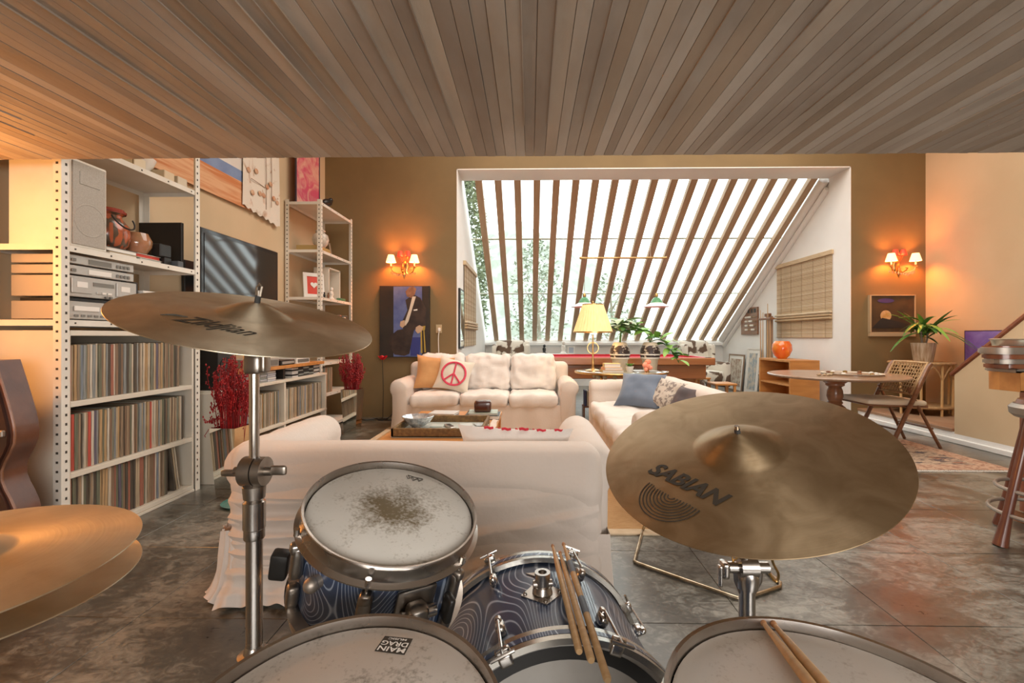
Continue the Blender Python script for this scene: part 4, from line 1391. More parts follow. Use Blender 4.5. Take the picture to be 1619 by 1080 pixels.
for i, (x, y, c_) in enumerate(((-.62, 3.52, 'silver remote control on the tray'), (-.50, 3.46, 'dark little dish at the centre of the tray'), (-.40, 3.47, 'dark little dish at the right of the tray'))):
    if i == 0:
        t = thing('remote_control', c_, 'remote', (x, y, tz + .013), (0, 0, .5))
        part('body', B((0, 0, .010), (.05, .16, .018), .005), silver, t)
        part('buttons', MB().box((0, .03, .020), (.03, .05, .004)).box((0, -.03, .020), (.03, .02, .004)), black, t)
    else:
        solo('dish', MB().lathe([(0, 0), (.018, 0), (.034, .018), (.031, .018), (0, .005)], 18), black, c_, 'dish', (x, y, tz + .013))
for i, (x, y, c_, lb) in enumerate(((-.73, 3.58, (.55, .60, .55), 'pale green coaster at the left of the tray'), (-.51, 3.62, (.62, .66, .64), 'grey white coaster at the centre of the tray'), (-.39, 3.63, (.50, .56, .58), 'blue grey coaster at the right of the tray'))):
    solo('coaster', MB().box((0, 0, .004), (.10, .10, .008), .002), mat('coaster_%d' % i, c_, .4), lb, 'coaster', (x, y, tz + .013), (0, 0, .2 * i))
def book(loc, w, d, h, col, label, rz=0.0, group=None):
    t = thing('book', label, 'book', loc, (0, 0, rz), group)
    mm = mat('cover_%.2f_%.2f_%.2f' % col, col, .4)
    part('cover', MB().box((0, 0, .0015), (w, d, .003)).box((0, 0, h - .0015), (w, d, .003)).box((-w / 2 + .0015, 0, h / 2), (.003, d, h)), mm, t)
    part('pages', B((.002, 0, h / 2), (w - .012, d - .010, h - .006)), paper_w, t)
    return t
book((-.42, 4.06, .433), .30, .24, .034, (.03, .035, .04), 'black book under the wooden box on the coffee table')
book((-.42, 4.07, .4675), .26, .22, .018, (.40, .46, .38), 'pale green book directly under the wooden box', .05)
solo('wooden_box', MB().soft((0, 0, .05), (.15, .13, .10), .018, (6, 6, 4)), mat('dark_red_wood', (.075, .022, .012), .25, coat=.6), 'dark glossy wooden box on two books on the coffee table', 'box', (-.42, 4.06, .486), (0, 0, .03))
book((-.78, 4.12, .433), .26, .20, .02, (.20, .16, .14), 'brown book at the far left of the coffee table', .1)
book((-.78, 4.12, .4535), .24, .19, .016, (.66, .66, .64), 'white magazine on top of the brown book', -.12)
book((-.72, 3.90, .433), .12, .09, .018, (.34, .10, .06), 'small dark red notebook in the middle of the coffee table', .1)
book((-.60, 3.92, .433), .12, .09, .016, (.10, .09, .09), 'small black notebook right of the dark red one', -.05)
solo('table_runner', MB().grid(lambda u, v: (-.325 + .05 * u + .004 * sin(v * 20), 3.2 + 1.1 * v, .436 + .003 * sin(v * 31 + u * 3)), 3, 24), mat('pale_pink_cloth', (.70, .58, .50), .8), 'narrow pale cloth along the right edge of the coffee table', 'cloth')

# ================================================================== MIRRORED VASES WITH RED TWIGS
red_tw = mat('red_twigs', (.36, .006, .010), .55, col2=(.20, .003, .006), scale=20)


def twig_vase(loc, vh, vr, h, spread, label_v, label_f, seed, sweep=0.0):
    v = thing('mirrored_vase', label_v, 'vase', loc, (0, 0, -.06))
    t = Matrix.Rotation(pi / 4, 4, 'Z')
    m = MB().lathe([(0, 0), (vr * .72, 0), (vr * .72, .02), (vr, vh), (vr * .93, vh), (vr * .66, .03), (0, .03)], 4, t)
    part('body', m, mirror, v, smooth=False)
    r = random.Random(seed)
    b = MB()
    for k in range(120):
        a, q = r.uniform(0, 6.28), sqrt(r.random())
        x0, y0 = cos(a) * q * vr * .40, sin(a) * q * vr * .40
        tx_, ty_ = cos(a) * q * spread + r.uniform(-.02, .02), sin(a) * q * spread * .8
        hh = h * r.uniform(.70, 1.0) * (1 - .12 * q)
        w_ = r.uniform(-.02, .02)
        if sweep and k % 13 == 0: tx_ -= sweep; hh *= .6
        pts = [(x0, y0, .05), (x0 + (tx_ - x0) * .5 + w_ * .3, y0 + (ty_ - y0) * .5, vh + (hh - vh) * .35), (x0 + (tx_ - x0) * .9 + w_, y0 + (ty_ - y0) * .9, vh + (hh - vh) * .75), (tx_, ty_, hh)]
        P_ = bez(pts, 4)
        b.tube(P_, .0022, 4)
        for j in range(16):
            i_ = r.randrange(4, len(P_))
            c = P_[i_] + Vector((r.uniform(-.011, .011), r.uniform(-.011, .011), r.uniform(-.02, .02)))
            if c.z < vh + .005: continue
            s_ = r.uniform(.004, .008)
            b.add([c + Vector(d) * s_ for d in ((1, 0, 0), (0, 1, 0), (-1, 0, 0), (0, -1, 0), (0, 0, 1.6), (0, 0, -1.6))],
                  [(0, 1, 4), (1, 2, 4), (2, 3, 4), (3, 0, 4), (1, 0, 5), (2, 1, 5), (3, 2, 5), (0, 3, 5)])
    solo('red_twigs', b, red_tw, label_f, 'dried flowers', loc, kind='stuff', smooth=False)


twig_vase((-2.175, 3.28, .002), .50, .135, 1.06, .155, 'tall mirrored vase standing left of the near sofa', 'bunch of red dried twigs in the near mirrored vase', 5, sweep=.06)
twig_vase((-2.10, 5.35, .002), .535, .14, 1.05, .14, 'tall mirrored vase standing left of the far sofa', 'bunch of red dried twigs in the far mirrored vase', 6)
gp = solo('glass_plate', MB().lathe([(0, 0), (.12, 0), (.14, .014), (.12, .010), (0, .006)], 26), mat('teal_glass', (.10, .35, .32), .08, trans=.5), 'teal glass dish on the floor beside the near mirrored vase', 'dish', (-1.98, 3.12, .001))
# poppy
pf = thing('paper_poppy', 'single red artificial poppy on a tall thin stem by the portrait', 'flower', (-2.05, 6.30, 0))
part('base', MB().lathe([(0, 0), (.07, 0), (.07, .012), (0, .018)], 20), black, pf)
part('stem', MB().tube([(0, 0, .01), (.01, 0, .4), (-.005, 0, .84)], .004, 6), black, pf)
for k in range(5):
    a = k * 2 * pi / 5
    part('petal', MB().grid(lambda u, v: (cos(a + (u - .5) * 1.5) * .062 * v, sin(a + (u - .5) * 1.5) * .062 * v, .84 + .045 * v * v + .01 * sin(u * 8)), 6, 4), mat('poppy_red', (.62, .01, .02), .6), pf)
# floor cables
cbm = MB()
cbm.tube(bez([(-2.45, 6.38, .008), (-2.30, 6.25, .008), (-2.15, 6.33, .008), (-1.95, 6.22, .008), (-1.80, 6.35, .008)], 6), .007, 6)
cbm.tube(bez([(-2.10, 6.40, .008), (-1.98, 6.30, .02), (-1.86, 6.40, .16), (-1.83, 6.46, .24)], 6), .006, 6)
solo('cable', cbm, black, 'black cable lying along the foot of the back wall', 'cable')

# ================================================================== BACK WALL: sconces, portraits, socket
shade_m = mat('glowing_shade', (.9, .55, .35), .7, emit=(1.0, .42, .16), estr=3.2)
shade_red = mat('red_shade', (.50, .05, .03), .6, emit=(1.0, .10, .03), estr=.35)  # weak red glow built into the material, no bulb inside these shades
crystal = mat('crystal_drops', (.85, .70, .50), .05, trans=.75)


def sconce(cx, label):
    t = thing('wall_sconce', label, 'wall lamp', (cx, YB, 2.17))
    part('back_plate', MB().sphere((0, -.012, -.02), .07, 14, 8, (.7, .18, 1.3)), brass, t)
    arms = [(-.165, -.13, .02), (.165, -.13, .02), (0, -.19, -.01)]
    lamps = [(-.165, -.13, .03), (.165, -.13, .03)]
    for (x, y, z) in arms:
        pts = bez([(0, -.02, -.04), (x * .35, y * .5, -.12), (x * .85, y * .95, -.10), (x, y, z - .06)], 6)
        part('arm', MB().tube(pts, .007, 7).sphere((x, y, z - .062), .024, 10, 5, (1, 1, .35)), brass, t)
    for (x, y, z) in lamps:
        part('candle', MB().cyl((x, y, z - .05), (x, y, z + .03), .010), paper_w, t)
        part('shade', MB().lathe([(.070, z + .0), (.040, z + .105), (.038, z + .105), (.068, z + .0)], 20, Matrix.Translation((x, y, 0))), shade_m, t)
    part('shade', MB().lathe([(.048, .12), (.028, .20), (.026, .20), (.046, .12)], 16, Matrix.Translation((-.055, -.06, 0))), shade_red, t, 'dark red upper shade with a faint built-in glow')
    part('shade', MB().lathe([(.048, .12), (.028, .20), (.026, .20), (.046, .12)], 16, Matrix.Translation((.055, -.06, 0))), shade_red, t, 'dark red upper shade with a faint built-in glow')
    part('stem', MB().tube([(-.055, -.06, .12), (-.03, -.04, .05), (0, -.02, 0)], .005, 6).tube([(.055, -.06, .12), (.03, -.04, .05), (0, -.02, 0)], .005, 6), brass, t)
    r = random.Random(3)
    for k in range(13):
        a = k / 12 * 2 - 1
        x, y, z = a * .17, -.10 - .07 * cos(a * 1.5), -.10 - .05 * (1 - abs(a)) - .02 * r.random()
        part('crystal_drop', MB().lathe([(0, -.028), (.010, -.010), (.006, .006), (0, .012)], 6, Matrix.Translation((x, y, z))), crystal, t, smooth=False)
    part('finial', MB().lathe([(0, -.20), (.012, -.17), (.024, -.13), (.010, -.09), (.018, -.05), (0, -.03)], 12, Matrix.Translation((0, -.05, 0))), brass, t)
    for (x, y, z) in lamps:
        point('sconce_bulb', (cx + x, YB + y, 2.17 + z + .05), 26, (1.0, .30, .05), .03)
    point('sconce_glow', (cx, YB - .10, 2.17 + .12), 4.0, (1.0, .13, .02), .04)


sconce(-1.79, 'brass crystal wall sconce with two glowing shades above the suited portrait')
sconce(W(1421, 430, 6.45).x, 'brass crystal wall sconce with two glowing shades in the right corner, above the plant')


def flat(poly, y, mm, parent, name, th=.002):
    """painted shape on a canvas facing -Y; poly in (x, z)"""
    M = Matrix(((1, 0, 0, 0), (0, 0, 1, y), (0, 1, 0, 0), (0, 0, 0, 1)))
    return part(name, MB().prism(poly, -th / 2, th / 2, M), mm, parent, smooth=False)


def ell(cx, cz, a, b, n=16, rot=0):
    return [(cx + a * cos(t) * cos(rot) - b * sin(t) * sin(rot), cz + a * cos(t) * sin(rot) + b * sin(t) * cos(rot)) for t in [i * 2 * pi / n for i in range(n)]]


a_, b_ = W(600, 452, 6.44), W(679, 565, 6.44)
pw, ph = b_.x - a_.x, a_.z - b_.z
pt = thing('portrait_painting', 'dark unframed portrait of a seated person in a black suit on blue', 'painting', (a_.x, YB, b_.z))
part('canvas', B((pw / 2, -.03, ph / 2), (pw, .055, ph), .003), mat('canvas_black', (.018, .015, .013), .5, col2=(.03, .022, .016), scale=5), pt)
def U(pts): return [(x * pw, (1 - y) * ph) for x, y in pts]
yy = -.0585
blue = mat('paint_blue', (.06, .09, .26), .5, col2=(.13, .17, .36), scale=6)
flat(U([(.28, .01), (.85, .01), (.85, .99), (.28, .99)]), yy, blue, pt, 'painted_backdrop')
flat(U([(.62, .72), (.82, .72), (.80, .98), (.62, .98)]), yy - .001, mat('paint_royal', (.03, .04, .20), .5), pt, 'painted_shade')
suit = mat('paint_black_suit', (.020, .013, .012), .5, col2=(.05, .03, .022), scale=9)
skin = mat('paint_skin', (.30, .16, .09), .5, col2=(.16, .08, .05), scale=14)
flat(U([(.52, .20), (.68, .12), (.82, .17), (.93, .32), (.92, .56), (.84, .62), (.72, .60), (.62, .70), (.50, .66), (.44, .52), (.56, .34)]), yy - .002, suit, pt, 'painted_jacket')
flat(U([(.50, .60), (.70, .60), (.66, .72), (.60, .95), (.50, .98), (.30, .96), (.18, .82), (.22, .70), (.36, .62)]), yy - .003, suit, pt, 'painted_trousers')
flat(U([(.66, .15), (.73, .15), (.58, .50), (.52, .56), (.51, .50), (.60, .32)]), yy - .004, mat('paint_white_shirt', (.62, .56, .46), .5), pt, 'painted_shirt')
flat(U([(.60, .02), (.68, .01), (.74, .04), (.71, .12), (.64, .17), (.55, .15), (.52, .08)]), yy - .004, skin, pt, 'painted_head')
flat(U([(.68, .335), (.76, .325), (.76, .345), (.69, .35)]), yy - .005, paper_w, pt, 'painted_handkerchief')
flat(U([(.42, .50), (.50, .48), (.52, .55), (.46, .59), (.41, .56)]), yy - .005, mat('paint_hand', (.52, .36, .24), .5), pt, 'painted_hand')
flat(U([(.73, .58), (.80, .55), (.88, .58), (.84, .64), (.77, .67), (.72, .63)]), yy - .006, mat('paint_hand', (.5, .4, .3), .5), pt, 'painted_hand')
oc = mat('paint_ochre', (.42, .28, .05), .5)
flat(U([(.80, .57), (.92, .56), (.91, .62), (.80, .63)]), yy - .005, oc, pt, 'painted_stool_seat')
flat(U([(.82, .62), (.85, .62), (.86, .94), (.83, .94)]), yy - .005, oc, pt, 'painted_stool_leg')
flat(U([(.88, .62), (.90, .62), (.93, .93), (.90, .93)]), yy - .005, oc, pt, 'painted_stool_leg')
a_, b_ = W(1377, 466, 6.44), W(1450, 532, 6.44)
pw, ph = b_.x - a_.x, a_.z - b_.z
pt = thing('figure_painting', 'dark painting of a figure under a violet hat, partly hidden by the corner plant', 'painting', (a_.x, YB, b_.z))
fm2 = MB().box((pw / 2, -.02, .03), (pw, .04, .06), .003).box((pw / 2, -.02, ph - .006), (pw, .04, .012)).box((.012, -.02, ph / 2 + .02), (.024, .04, ph - .06)).box((pw - .006, -.02, ph / 2 + .02), (.012, .04, ph - .06))
part('frame', fm2, mat('pale_gilt_frame', (.55, .42, .26), .4, .3), pt)
part('canvas', B((pw / 2, -.018, ph / 2 + .02), (pw - .02, .02, ph - .06)), mat('canvas_umber', (.04, .022, .014), .5, col2=(.08, .045, .02), scale=6), pt)
flat(U(ell(.36, .14, .18, .055)), -.030, mat('paint_violet', (.07, .04, .16), .5), pt, 'painted_hat')
flat(U(ell(.36, .50, .12, .13)), -.030, mat('paint_gold_face', (.50, .27, .07), .5, col2=(.62, .42, .25), scale=16), pt, 'painted_face')
flat(U([(.05, .80), (.28, .55), (.48, .60), (.92, .72), (.92, .80)]), -.031, mat('paint_dark_coat', (.02, .018, .02), .5), pt, 'painted_coat')
so = thing('wall_socket', 'beige wall socket with a white plug and hanging cable by the far sofa', 'socket', (W(694, 520, YB).x, YB, W(694, 520, YB).z))
part('plate', B((0, -.006, 0), (.085, .012, .12), .003), mat('beige_plastic', (.45, .34, .20), .5), so)
part('plug', B((.01, -.03, -.01), (.035, .04, .05), .006), paper_w, so)
part('cable', MB().tube(bez([(.01, -.04, -.03), (.0, -.04, -.15), (.005, -.03, -.45), (0, -.03, -.95)], 6), .006, 6), paper_w, so)

# purple picture on the right wall
pq0 = SX(1525, 560, XR - .03)
pv = thing('violet_picture', 'violet blue picture with a dark edge on the right wall above the handrail', 'painting', (XR, pq0.y, pq0.z - .10))
part('frame', B2(-.035, 0, -.78, 0, 0, .40, .003), mat('dark_violet_edge2', (.05, .02, .06), .5), pv)
part('canvas', B2(-.038, -.03, -.765, -.015, .012, .388), mat('paint_violet_field', (.15, .09, .40), .5, col2=(.26, .20, .55), scale=4, distort=1), pv)

# ================================================================== BAY: blinds, frames, cues, box, vase
def blind(name, label, x, y0, y1, z0, z1, sgn):
    t = thing(name, label, 'blind', (x, 0, 0))
    xm = sgn * .02
    n = int((z1 - z0) / .024)
    bam = [mat('bamboo_%d' % i, c, .6, col2=tuple(k * .78 for k in c), scale=5, stretch=(1, 1.5, 30)) for i, c in enumerate([(.62, .46, .28), (.70, .56, .38), (.52, .36, .20)])]
    r = random.Random(1)
    sl = [MB().box((0, 0, 0), (.006, y1 - y0, .021), .002).mesh('slat', b_) for b_ in bam]
    for k in range(n):
        z = z0 + (z1 - z0) * (k + .5) / n
        part('slat', sl[r.randrange(3) if r.random() < .5 else 0], None, t, loc=(xm + r.uniform(-.001, .001), (y0 + y1) / 2, z))
    for q in range(5):
        y = y0 + (y1 - y0) * (q + .5) / 5
        part('cord', MB().cyl((xm + sgn * .006, y, z0), (xm + sgn * .006, y, z1), .002, n=5), mat('cord_brown', (.30, .2, .1), .8), t)
    part('head_rail', MB().box((xm, (y0 + y1) / 2, z1 + .02), (.05, y1 - y0 + .04, .07), .006), bam[0], t)
    for k in range(3):
        part('fold', MB().soft((xm + sgn * .022, (y0 + y1) / 2, z0 + .30 + .045 * k), (.05, y1 - y0, .04), .015, (3, 8, 3)), bam[1 if k == 2 else 2], t)
    return t


ba, bb_ = SX(1318, 533, OX1), SX(1230, 533, OX1)
blind('woven_blind', 'bamboo roman blind on the white right side wall of the bay', OX1, ba.y, bb_.y, 1.14, 2.40, -1)
blind('woven_blind.001', 'bamboo roman blind on the left side wall of the bay, seen edge on', OX0, 7.15, 8.65, 1.0, 2.30, 1)
mf = thing('narrow_mirror', 'narrow dark framed picture on the left reveal of the opening', 'picture frame', (OX0 + .012, 0, 0))
part('frame', B2(0, .03, 6.56, 6.92, .98, 1.86, .003), black, mf)
part('glass', B2(.03, .033, 6.59, 6.89, 1.01, 1.83), mirror, mf)

cb_ = thing('cube_shelf', 'orange beech open box shelf against the right side of the bay', 'shelf')
bx, by_, bY0, bY1, bz = 3.90, 4.34, 6.90, 7.83, .80
ww = .035
part('top_board', B2(bx, by_, bY0, bY1, bz - ww, bz, .003), wood_o, cb_)
part('bottom_board', B2(bx, by_, bY0, bY1, .02, .02 + ww, .003), wood_o, cb_)
part('side_board', B2(bx, by_, bY0, bY0 + ww, .02 + ww, bz - ww, .002), wood_o, cb_)
part('side_board', B2(bx, by_, bY1 - ww, bY1, .02 + ww, bz - ww, .002), wood_o, cb_)
part('middle_board', B2(bx + .01, by_, bY0 + ww, bY1 - ww, .40, .425, .002), wood_o, cb_)
part('back_board', B2(by_ - .01, by_, bY0 + ww, bY1 - ww, .055, bz - ww), wood_o, cb_)
part('plinth', B2(bx + .02, by_ - .02, bY0 + .02, bY1 - .02, 0, .02), wood_o, cb_)
rv = solo('orange_vase', MB().lathe([(0, 0), (.06, 0), (.11, .05), (.150, .14), (.140, .23), (.105, .285), (.098, .285), (.13, .23), (.14, .14), (.10, .05), (0, .012)], 30), mat('red_orange_glass', (.78, .10, .015), .12, col2=(.80, .25, .03), scale=7, coat=.6),
          'round red-orange glass vase on the orange box shelf', 'vase', (4.08, 7.45, bz))
tw_ = MB()
# cue rack
cq = thing('cue_rack', 'brown wooden cue rack standing against the bay wall behind the orange box', 'cue rack', (4.30, 8.35, 0))
part('base', B((0, 0, .03), (.30, .50, .06), .01), wood_b, cq)
part('post', B((.05, 0, .80), (.05, .16, 1.46), .006), wood_t, cq)
part('cue_holder', MB().box((-.01, 0, 1.48), (.09, .42, .035), .006).box((.02, 0, 1.55), (.05, .16, .06), .006), wood_b, cq)
part('lower_rail', B((-.01, 0, .45), (.09, .42, .03), .006), wood_b, cq)
for i, y in enumerate((-.16, -.08, .09, .17)):
    t = thing('pool_cue', 'slim wooden pool cue in the rack, %s from the right' % ('first', 'second', 'third', 'fourth')[i], 'pool cue', (4.275, 8.35 + y, .06), group='cues in the cue rack')
    hh = 1.44 + (.25 if i == 1 else .05 * i)
    part('butt', MB().cyl((0, 0, 0), (0, 0, .6), .015, .012, 8), wood_r, t)
    part('shaft', MB().cyl((0, 0, .6), (0, 0, hh), .012, .006, 8), wood_s, t)
sb = thing('score_board', 'small dark wooden pool scoreboard on the bay wall left of the cue rack', 'scoreboard', (OX1 - .003, 0, 0))
sa_, sb_ = SX(1200, 500, OX1), SX(1174, 500, OX1)
part('board', B2(-.03, 0, sa_.y, sb_.y, 1.20, 1.75, .004), wood_b, sb)
for k in range(4):
    z = 1.30 + .085 * k
    part('rail', MB().cyl((-.04, sa_.y + .06, z), (-.04, sb_.y - .16, z), .006, n=6), brass, sb)
    part('beads', MB().box((-.042, sa_.y + .16 + .05 * k, z), (.02, .14, .035), .004).box((-.042, sb_.y - .26, z), (.02, .10, .035), .004), paper_w, sb)
for k in range(4): part('slot', B((-.032, sa_.y + .10 + .13 * k, 1.68), (.006, .08, .08)), black, sb)
for i, (xa, xb, zt, lb) in enumerate(((1152, 1176, .78, 'smaller framed print leaning on the bay wall'), (1180, 1200, .93, 'taller framed print leaning beside the orange box'))):
    ya, yb = SX(xb, 600, OX1 - .08).y, SX(xa, 600, OX1 - .08).y
    frame('framed_print', lb, 'picture frame', (OX1 - .13, (ya + yb) / 2, 0.003), abs(yb - ya), zt, wood_t if i == 0 else paper_w, mat('print_%d' % i, (.34, .22, .15) if i == 0 else (.30, .36, .40), .4, col2=(.62, .55, .45), scale=11, lo=.4, hi=.6), -pi / 2, fw=.03, matw=.07, tiltx=-.09)

# cow hide armchairs
cow = mat('cow_hide', (.78, .73, .64), .8, col2=(.14, .085, .055), scale=3.6, lo=.52, hi=.56, detail=3, distort=.6)


def cow_chair(label, loc, rz):
    t = thing('cowhide_armchair', label, 'armchair', loc, (0, 0, rz))
    part('seat', MB().soft((0, -.03, .34), (.52, .58, .22), .06, (8, 8, 5), puff=.02), cow, t, ang=60)
    part('backrest', MB().soft((0, .30, .68), (.74, .16, .80), .07, (10, 5, 10), puff=.02, wr=.01, rot=(-.08, 0, 0)), cow, t, ang=60)
    for s_ in (-1, 1):
        part('arm', MB().soft((s_ * .33, -.02, .38), (.15, .66, .52), .06, (5, 8, 8)), cow, t, ang=60)
        part('wing', MB().soft((s_ * .35, .20, .80), (.09, .22, .40), .04, (4, 5, 6)), cow, t, ang=60)
        for y in (-.27, .27): part('leg', MB().cyl((s_ * .32, y, 0), (s_ * .32, y, .13), .018, .028, 8), wood_b, t)
    return t


cow_chair('cowhide wing armchair at the right behind the pool table', (3.62, 9.55, 0), .35)
cow_chair('cowhide wing armchair at the left, seen over the far sofa', (-.45, 9.35, 0), -.25)

# pool table
wood_p = mat('amber_mahogany', (.30, .105, .035), .32, col2=(.38, .15, .05), scale=3, stretch=(.4, 5, 5), coat=.3)
pt_ = thing('pool_table', 'wooden pool table with red cloth in the bay', 'pool table')
qx0, qx1, qy0, qy1, qz = .02, 2.72, 6.72, 8.12, .845
part('playing_cloth', B2(qx0 + .12, qx1 - .12, qy0 + .12, qy1 - .12, qz - .05, qz - .025), mat('red_baize', (.50, .015, .03), .85), pt_)
for q in ((qx0, qx1, qy0, qy0 + .11), (qx0, qx1, qy1 - .11, qy1), (qx0, qx0 + .11, qy0 + .11, qy1 - .11), (qx1 - .11, qx1, qy0 + .11, qy1 - .11)):
    part('rail', B2(q[0], q[1], q[2], q[3], qz - .11, qz, .012), wood_p, pt_)
for q in ((qx0 + .11, qx1 - .11, qy0 + .11, qy0 + .15), (qx0 + .11, qx1 - .11, qy1 - .15, qy1 - .11), (qx0 + .11, qx0 + .15, qy0 + .15, qy1 - .15), (qx1 - .15, qx1 - .11, qy0 + .15, qy1 - .15)):
    part('cushion', B2(q[0], q[1], q[2], q[3], qz - .03, qz + .004, .006), MATS['red_baize'], pt_)
part('frame', B2(qx0 + .10, qx1 - .10, qy0 + .10, qy1 - .10, qz - .32, qz - .112, .01), wood_p, pt_)
for x in (qx0 + .30, qx1 - .30):
    for y in (qy0 + .28, qy1 - .28):
        part('leg', MB().lathe([(0, 0), (.07, 0), (.08, .03), (.05, .08), (.09, .22), (.10, .34), (.06, .40), (.10, .46), (.11, qz - .32)], 18, Matrix.Translation((x, y, 0))), wood_p, pt_)
for k, (x, y) in enumerate(((qx0 + .08, qy0 + .08), (qx1 - .08, qy0 + .08), (qx0 + .08, qy1 - .08), (qx1 - .08, qy1 - .08), ((qx0 + qx1) / 2, qy0 + .07), ((qx0 + qx1) / 2, qy1 - .07))):
    part('pocket', MB().lathe([(0, 0), (.045, 0), (.05, .004)], 14, Matrix.Translation((x, y, qz + .0005))), black, pt_)
for i, (x, y, lb) in enumerate(((3.05, 7.3, 'low orange wooden stool right of the pool table'), (3.02, 8.3, 'second low orange wooden stool, behind the first'))):
    t = thing('stool', lb, 'stool', (x, y, 0), (0, 0, .3 * i))
    part('seat', B((0, 0, .41), (.34, .34, .03), .006), wood_o, t)
    for a in (-1, 1):
        for b in (-1, 1): part('leg', B((a * .14, b * .14, .197), (.035, .035, .395), .003), wood_o, t)
    part('stretcher', MB().box((0, -.14, .20), (.25, .02, .03)).box((0, .14, .20), (.25, .02, .03)), wood_o, t)

# lamp rail over the pool table
lr = thing('lamp_rail', 'thin brass bar hung level over the pool table, carrying two lamps', 'lamp rail')
r0, r1 = W(918, 408, 7.4), W(1053, 408, 7.4)
part('bar', MB().cyl((r0.x, 7.4, r0.z), (r1.x, 7.4, r0.z), .016), brass, lr)
part('end_cap', MB().sphere((r0.x, 7.4, r0.z), .022).sphere((r1.x, 7.4, r0.z), .022), brass, lr)
zt = roof_z(7.4)
for x in (r0.x + .25, r1.x - .25):
    part('hanger', MB().cyl((x, 7.4, r0.z), (x, 7.4, zt + .02), .003, n=5), steel_w, lr)
green = mat('green_enamel', (.10, .32, .14), .25, coat=.4)
for i, (px_, py_, lb) in enumerate(((924, 481, 'green enamel pendant lamp with white rim above the yellow shade'), (1038, 481, 'green enamel pendant lamp with white rim to the right over the pool table'))):
    c = W(px_, py_, 7.4)
    t = thing('pendant_lamp', lb, 'lamp', (c.x, 7.4, c.z), group=None)
    part('shade', MB().lathe([(.10, .02), (.075, .07), (.045, .105), (.02, .11), (.02, .13), (0, .13)], 26), green, t)
    part('rim', MB().lathe([(.215, -.045), (.10, .02), (.096, .016), (.205, -.047)], 26), mat('white_enamel', (.85, .86, .80), .3, coat=.3), t)
    part('cap', MB().lathe([(.028, .12), (.028, .15), (.012, .18), (0, .18)], 16), brass, t)
    part('cord', MB().cyl((0, 0, .18), (0, 0, r0.z - c.z), .004, n=6), wood_b, t)
    part('bulb', MB().sphere((0, 0, .0), .03, 12, 8), mat('bulb', (.9, .9, .8), .3), t)

# ornaments behind the far sofa, on a low console
cs = thing('console_table', 'narrow grey console behind the far sofa under the glazing', 'table')
part('top', B2(.05, 1.0, 10.15, 10.5, .74, .77, .004), white_wall, cs)
for x in (.09, .96):
    for y in (10.19, 10.46): part('leg', B2(x - .02, x + .02, y - .02, y + .02, 0, .74), white_wall, cs)
figurine('white and black bust on the console behind the far sofa', (.75, 10.3, .77), .30, paper_w)
figurine('small black figure on the console behind the far sofa', (.32, 10.3, .77), .22, black)
frame('card_stand', 'small white framed blue picture on the console', 'picture frame', (.92, 10.2, .771), .15, .17, paper_w, mat('pale_blue_print', (.40, .46, .55), .5), 0, tiltx=-.05)
lp = thing('potted_plant', 'small dark leaved plant on a stool under the glazing behind the far sofa', 'plant', (-.38, 10.25, 0))
part('stand', MB().cyl((0, 0, 0), (0, 0, .85), .10, .10, 12), paper_w, lp)
part('pot', MB().lathe([(0, .85), (.07, .85), (.09, 1.0), (.08, 1.0), (0, .98)], 16), black, lp)


def leaf_mesh(l, w, droop, curl=.2, n=7):
    def f(u, v):
        a = (u - .5) * 2
        ww_ = w / 2 * (sin(pi * min(1, v * .92 + .06)) ** .75)
        z = l * (.9 * v * (1 - .35 * droop) - droop * v * v * .75)
        x = l * (v * (.45 + .5 * droop))
        return (x, a * ww_, z - abs(a) * ww_ * curl)
    return MB().grid(f, 4, n)


lfm = [mat('leaf_green', (.045, .14, .03), .4, col2=(.10, .24, .05), scale=9), mat('leaf_pale', (.30, .40, .20), .4, col2=(.50, .58, .40), scale=9), mat('leaf_dark', (.03, .07, .025), .4), mat('leaf_bright', (.16, .40, .05), .4, col2=(.30, .52, .12), scale=8)]
for k in range(9):
    part('leaf', leaf_mesh(.26, .07, .6), lfm[2], lp, loc=(0, 0, 1.0), rot=(0, 0, k * .72))

# ================================================================== SIDE TABLE WITH LAMP AND POTS
TC = Vector((1.17, 5.88, 0))
sd = thing('side_table', 'oval glass topped side table behind the corner of the two sofas', 'table', TC)
TZ = .722
mg = mat('smoked_glass_top', (.45, .46, .38), .05, trans=.35, coat=.4)
part('tabletop', MB().lathe([(0, TZ - .03), (.56, TZ - .03), (.585, TZ - .018), (.585, TZ - .006), (.57, TZ), (0, TZ)], 40, Matrix.Diagonal((1, .88, 1, 1))), mg, sd)
part('rim', MB().tube([(.585 * cos(t), .585 * .88 * sin(t), TZ - .018) for t in [i * 2 * pi / 40 for i in range(40)]], .014, 6, closed=True), brass, sd)
bm_ = MB()
for k in range(16):
    t = k * 2 * pi / 16
    bm_.sphere((.34 * cos(t), .30 * sin(t), TZ - .075), .028, 8, 5)
part('beaded_ring', bm_, mat('carved_pale_wood', (.46, .40, .28), .5), sd, kind='stuff')
part('ring', MB().tube([(.34 * cos(t), .30 * sin(t), TZ - .045) for t in [i * 2 * pi / 28 for i in range(28)]], .014, 6, closed=True), brass, sd)
for k in range(4):
    t = pi / 4 + k * pi / 2
    part('leg', MB().tube(bez([(.34 * cos(t), .30 * sin(t), TZ - .05), (.28 * cos(t), .24 * sin(t), .42), (.36 * cos(t), .32 * sin(t), .012)], 6), .017, 8), brass, sd)
tl = thing('table_lamp', 'brass table lamp with a pleated yellow shade on the oval side table', 'lamp', (.79, 5.74, TZ))
part('base', MB().lathe([(0, 0), (.10, 0), (.10, .012), (.03, .03), (.014, .06), (.018, .12), (.010, .16), (.010, .46), (0, .46)], 22), brass, tl)
